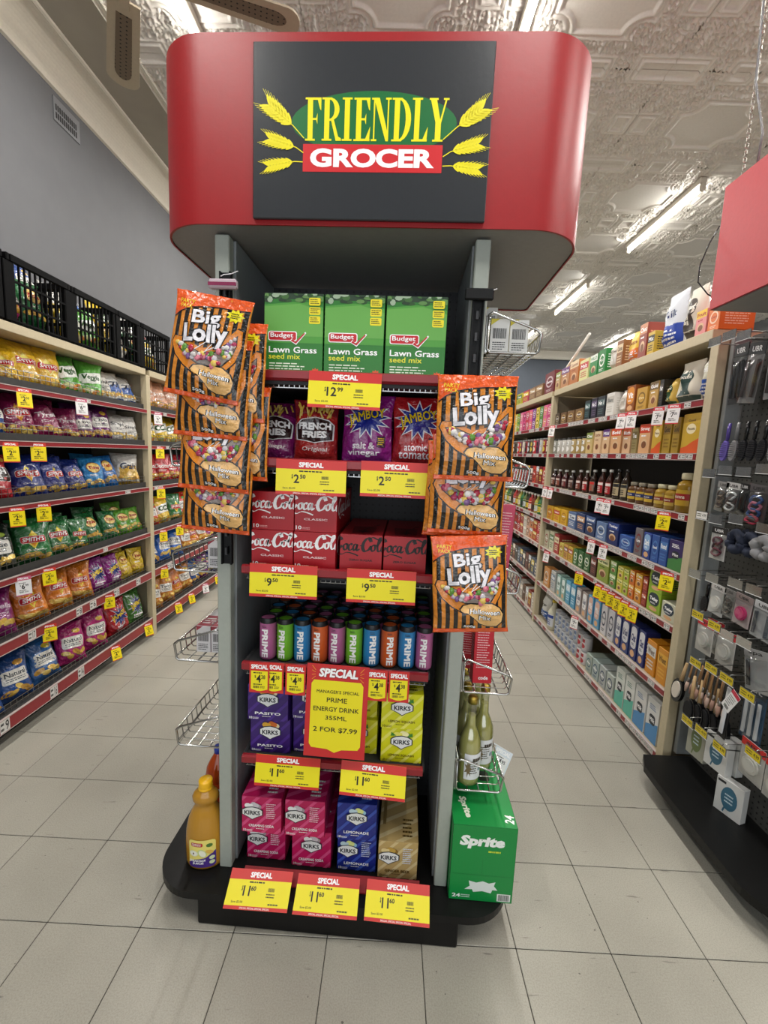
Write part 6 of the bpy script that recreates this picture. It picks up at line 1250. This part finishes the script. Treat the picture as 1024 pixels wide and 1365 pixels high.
for y, o, t in ((1.965, pb, 'purple hair brush'), (1.915, gb, 'grey hair brush with slim handle'), (1.865, kb_, 'black hair brush, first of the dark ones'), (1.82, kb_, 'black hair brush, second of the dark ones'), (1.77, kb_, 'black hair brush, third of the dark ones'), (1.715, gb, 'grey hair brush beyond the dark ones'), (1.66, kb_, 'black hair brush, nearest to the frame edge')): acc(o, 1.43, y, 1.755, t+', second pegboard row', 'brush', 'hair brushes on the pegboard', rx=.10)
g3 = blister(.065, .13, '#7a7876', it_coil(['#6a5a4c', '#8a7a6a'], 3), '#8c8a88'); s3 = blister(.085, .135, '#6a6868', it_coil(['#d8d8d8', '#5a4a48'], 3), '#c4c2c0', t=.02); k3 = blister(.05, .13, '#18181a', it_bars(['#202022'], 2), '#101012'); c3 = blister(.10, .15, '#3a3436', it_coil(['#2a4a86', '#c4708a', '#30508a', '#a83048'], 4), '#5a5658', t=.02)
for y, o, t in ((1.945, g3, 'small grey hair tie pack'), (1.885, s3, 'crinkly silver hair tie pack'), (1.825, k3, 'narrow black pack'), (1.755, c3, 'pack of blue and pink hair ties'), (1.64, k3, 'narrow black pack nearest the edge')): acc(o, 1.425, y, 1.50, t+', third pegboard row', 'pack', G1, rx=.08)
m4 = blister(.09, .145, '#c4c2c0', it_coil(['#6a2a3a', '#4a3038'], 3), '#1a1a1c', t=.02)
acc(m4, 1.425, 1.93, 1.30, 'clear pack of maroon hair ties, fourth pegboard row', 'pack', G1)
def scrunchie(col, seed):
    rn = random.Random(seed); m = MB(); pts = [(.031*cos(a)+rn.uniform(-.004, .004), rn.uniform(-.005, .005), -.060+.033*sin(a)) for a in [2*pi*i/22 for i in range(23)]]; pts[-1] = pts[0]
    m.tube(pts, [.016+.009*rn.random() for _ in pts], M(col, 'matt'), 8); o = m.build('scrunchie'); m = MB(); m.box(-.02, .02, -.002, .0, -.04, .0, M('#1a1a1c', 'card')); m.build('header_card', o); return o
n4, g4 = scrunchie('#20283c', 1), scrunchie('#8a8a8c', 2)
for y, x, o, t in ((1.835, 1.43, n4, 'navy scrunchie, front left'), (1.835, 1.475, n4, 'navy scrunchie, behind the front left one'), (1.77, 1.44, n4, 'navy scrunchie, beside the first'), (1.70, 1.43, g4, 'grey scrunchie'), (1.61, 1.43, n4, 'navy scrunchie nearest the edge')): acc(o, x, y, 1.315, t+', fourth pegboard row', 'scrunchie', 'scrunchies')
cbk = brush('#141416', '#1a1a1c', .15, 'styling_brush'); acc(cbk, 1.44, 1.965, 1.04, 'black styling brush by the end panel, fifth pegboard row', 'brush', rx=.1)
w5 = blister(.085, .135, '#d0cfcd', it_disc('#e8e4dc', '#f2eee6'), '#c9c7c5'); g5 = blister(.06, .12, '#8c8a86', it_coil(['#6a665e'], 3), '#7a7876'); p5 = blister(.085, .13, '#b8a8a8', it_disc('#c42a6a', '#d9407c'), '#8a7a78'); b5 = blister(.095, .145, '#b0b2b4', it_bars(['#3a4048', '#5a6068'], 2), '#c9cacc')
for y, o, t in ((1.885, w5, 'pack with a round white powder puff'), (1.82, g5, 'dull grey beauty pack'), (1.745, p5, 'pack with a round pink sponge'), (1.645, b5, 'clear pack with two dark tools')): acc(o, 1.425, y, 1.05, t+', fifth pegboard row', 'pack', G1, rx=.06)
r6_ = blister(.10, .155, '#c8c4be', it_disc('#e4dfd6', '#ece8e0'), '#b8202a', 'sponge_pack', 'spa', .025)
for x, y, z, t in ((1.425, 1.93, .872, 'by the end panel'), (1.47, 1.93, .872, 'behind the first one'), (1.425, 1.805, .872, 'second along')): acc(r6_, x, y, z, 'red topped sponge pack '+t+', sixth pegboard row', 'pack', 'red sponge packs')
c6 = blister(.11, .16, '#a8a8a8', it_bars(['#1a1a1c'], 1), '#8e8e8e', 'clear_case', 'spa', .03); acc(c6, 1.41, 1.64, .865, 'clear plastic case with black tool, sixth pegboard row', 'pack', rx=-.2)
def mbrush(hc, bc, L_=.17, big=False):
    k = 2.2 if big else 1; m = MB(); m.tube([(0, 0, 0), (0, 0, -L_*.55)], [.003*k, .005*k], M(hc, 'gloss'), 8); o = m.build('makeup_brush')
    m = MB(); m.tube([(0, 0, -L_*.55), (0, 0, -L_*.70)], .0055*k, M('#b0aca8', 'steel', rough=.3), 8); m.build('ferrule', o); m = MB(); m.tube([(0, 0, -L_*.70), (0, 0, -L_*.84), (0, 0, -L_)], [.006*k, .0085*k, .004*k], M(bc, 'matt'), 8); m.build('bristles', o)
    return o
def ped(L_=.22, pad=True):
    m = MB(); m.prism(ell(0, -L_*.72, .038, L_*.28, 18), -.014, .002, M('#101012', 'gloss'), 'y'); o = m.build('bath_brush'); m = MB(); m.prism(ell(0, -L_*.70, .026, L_*.20, 18), -.020, -.014, M('#d9cfc0' if pad else '#0c0c0e', 'matt'), 'y'); m.build('pale_pad' if pad else 'dark_pad', o)
    m = MB(); m.tube([(0, -.005, 0), (0, -.005, -L_*.46)], [.006, .010], M('#c9a87a', 'gloss'), 8); m.build('handle', o); return o
bb = ped(); acc(bb, 1.41, 1.985, .635, 'black oval bath brush with cream pad near the end panel', 'brush', rx=.22)
acc(bb, 1.47, 1.93, .62, 'black oval bath brush tucked behind the cream padded one', 'brush', rx=.1)
hb = [mbrush('#b98a5a', '#c4a898'), mbrush('#8a6a4a', '#a88474')]
for i in range(11): acc(hb[i % 2], 1.40+.006*(i % 3), 1.935-i*.0205, .675, '%s makeup brush, %s in the hanging fan of brushes' % (['tan handled', 'brown handled'][i % 2], (ORD+['tenth', 'eleventh'])[i]), 'brush', 'makeup brushes in a fan', rx=.18-.012*i)
bd = ped(.24, False)
for i in range(5): acc(bd, 1.40+.010*i, 1.91-i*.036, .610, 'black bath brush hanging in the dark bunch, %s' % ORD[i], 'brush', 'dark bunch of bath brushes')
m = MB(); m.box(-.010, .010, -.008, .0, -.21, 0, M('#d9dadc', 'gloss'), .003); wf_ = m.build('nail_file'); m = MB(); m.box(-.020, .020, .001, .004, -.23, .01, M('#101012', 'card')); m.build('backing_card', wf_); acc(wf_, 1.40, 1.715, .665, 'long white nail file on black card', 'nail file', rx=.06)
t7 = blister(.10, .24, '#2a4a66', it_bars(['#d9dadc', '#c4c6c8', '#d0d2d4'], 3), '#1a3040', 'accessory_pack', 'kit'); acc(t7, 1.425, 1.625, .73, 'navy pack with three silver tools and white tag', 'pack')
m = MB(); m.box(-.022, .022, -.001, .0, -.10, 0, M('#ecebea', 'card')); wtg = m.build('swing_tag'); p = P(); p.rect(-.022, -.018, .022, 0, '#c43048'); p.lines(-.017, -.075, .017, -.025, 5, '#8a8a8a', 3); p.bars(-.012, -.094, .012, -.080); q = MB(); p.emit(q, front(-.001)); q.build('printed_text', wtg); acc(wtg, 1.372, 1.60, .70, 'slanted white and red swing tag on silver tool pack', 'tag', rx=.5)
def bbox_(w, h, d, col, acc_):
    p = P(); p.rect(0, 0, w, h, col); p.ellipse(w*.52, h*.5, w*.30, h*.34, acc_); p.band([(w*.4, h*.2), (w*.35, h*.06)], .006, acc_); p.lines(w*.36, h*.35, w*.68, h*.65, 3, '#cfe0e8', 3, .4); p.rect(w*.05, h*.86, w*.35, h*.93, '#26282a')
    return carton('small_box', w, h, d, col, p, None, None)
bx1 = bbox_(.105, .15, .035, '#d0d0cc', '#3f6a80'); bx2 = bbox_(.10, .17, .03, '#a8a898', '#6a7a4a')
put(bx2, (1.455, 1.875, .235), R(-90)+.1, 'olive and grey hanging box in the lowest pegboard row', 'box')
put(bx1, (1.445, 1.745, .275), R(-90)+.15, 'white box with blue shape, hanging in lowest pegboard row', 'box')
put(bx1, (1.49, 1.745, .275), R(-90)+.15, 'white box behind the hanging blue shaped one', 'box')
put(bx1, (1.46, 1.665, .1255), R(-90)+.35, 'white box with blue shape standing loose on black deck', 'box')
r8 = blister(.11, .15, '#c8c4be', it_disc('#e4dfd6', '#ece8e0'), '#c42a24', 'sponge_pack', 'spa', .025); acc(r8, 1.415, 1.585, .505, 'red topped sponge pack in the lowest pegboard row', 'pack')
acc(r8, 1.415, 1.47, .50, 'red topped sponge pack nearest the frame edge, lowest row', 'pack'); acc(c6, 1.42, 1.50, .86, 'clear plastic case nearest the frame edge', 'pack')

# red header box over the accessory stand
h2 = empty('header_box', (1.80, 1.46, 2.162)); tag(h2, 'plain red header box at the right edge above the pegboard', 'sign')
q2 = []
for cx, cy, a, r_ in ((.60-.155, -.34+.155, -pi/2, .155), (.595, .335, 0, .005), (-.595, .335, pi/2, .005), (-.60+.155, -.34+.155, pi, .155)): q2 += ell(cx, cy, r_, r_, 12, a, a+pi/2)
m = MB(); m.prism(q2, 0, .435, M('#b5343c', 'paint', rough=.45)); m.build('red_cladding', h2)
m = MB(); m.prism([(x*.985, y*.975) for x, y in q2], -.004, .0, M('#8a8986', 'paint')); m.build('underside_board', h2)
# hanging chain, power cable
m = MB(); z0, z1, n = 2.60, CEIL-.02, 62; ch = M('#a8a49c', 'steel', rough=.4)
for k in range(n):
    z = z0+(z1-z0)*k/n; x = 1.235; y = 1.765; l = (z1-z0)/n*.72; rr_ = .0055
    pts = [(0, l/2), (rr_, l*.3), (rr_, -l*.3), (0, -l/2), (-rr_, -l*.3), (-rr_, l*.3), (0, l/2)]
    m.tube([(x+a, y, z+b) if k % 2 else (x, y+a, z+b) for a, b in pts], .0016, ch, 4, False)
tag(m.build('hanging_chain'), 'thin steel chain from the ceiling to the right red header', 'chain')
m = MB(); m.tube([(1.262, 1.74, 2.60), (1.27, 1.745, 2.75), (1.232, 1.76, 2.92), (1.222, 1.765, 3.2), (1.245, 1.76, 3.5), (1.25, 1.77, CEIL-.02)], .0042, M('#6a6a6c', 'gloss'), 6); c = m.build('power_cable'); tag(c, 'grey power cable running beside the hanging chain', 'cable')
m = MB(); m.tube([(1.205, 1.808, 2.47), (1.19, 1.83, 2.42), (1.17, 1.84, 2.34), (1.175, 1.845, 2.28), (1.21, 1.835, 2.235), (1.25, 1.82, 2.20)], .0028, M('#2a2a2c', 'gloss'), 6); tag(m.build('black_cable'), 'thin black cable looping at the edge of the right header', 'cable')
# ceiling fan with woven cane insets
fan = empty('ceiling_fan', (-1.2, 2.08, 3.52)); tag(fan, 'cream ceiling fan with woven cane blade insets, above left', 'ceiling fan')
fc = M('#b3a890', 'paint', rough=.4); m = MB(); m.lathe([(.05, -.03), (.085, -.01), (.095, .03), (.085, .09), (.04, .12)], fc, 24); m.build('motor_housing', fan)
m = MB(); m.tube([(0, 0, .12), (0, 0, CEIL-3.52-.014)], .012, fc, 10); m.build('down_rod', fan)
for a in (122, 18.6, 250):
    def bl_poly(s_, e_, w): return [(s_, -w*.42), (e_-.06, -w/2)]+ell(e_-.06, 0, .06, w/2, 8, -pi/2, pi/2)[1:-1]+[(e_-.06, w/2), (s_, w*.42)]
    m = MB(); m.prism(bl_poly(.16, .72, .155), -.004, .004, fc); b = m.build('blade', fan, (0, 0, .0), (R(6), 0, R(a)))
    cm = M('#6f6250', 'perf', rough=.7, ax=(1, 1, 0)); m = MB(); m.prism([(x, y) for x, y in bl_poly(.24, .66, .078)], -.0062, -.0041, cm); m.build('cane_inset', b)
    m = MB(); m.box(.07, .20, -.022, .022, -.010, -.004, fc, .002); m.build('blade_arm', b)

m = MB(); m.tube([(1.53, 4.45, 2.215), (1.57, 3.75, 2.60)], .011, M('#dcdad4', 'gloss'), 8); tag(m.build('white_pole'), 'thin white pole leaning on the far end of the right top shelf', 'pole')
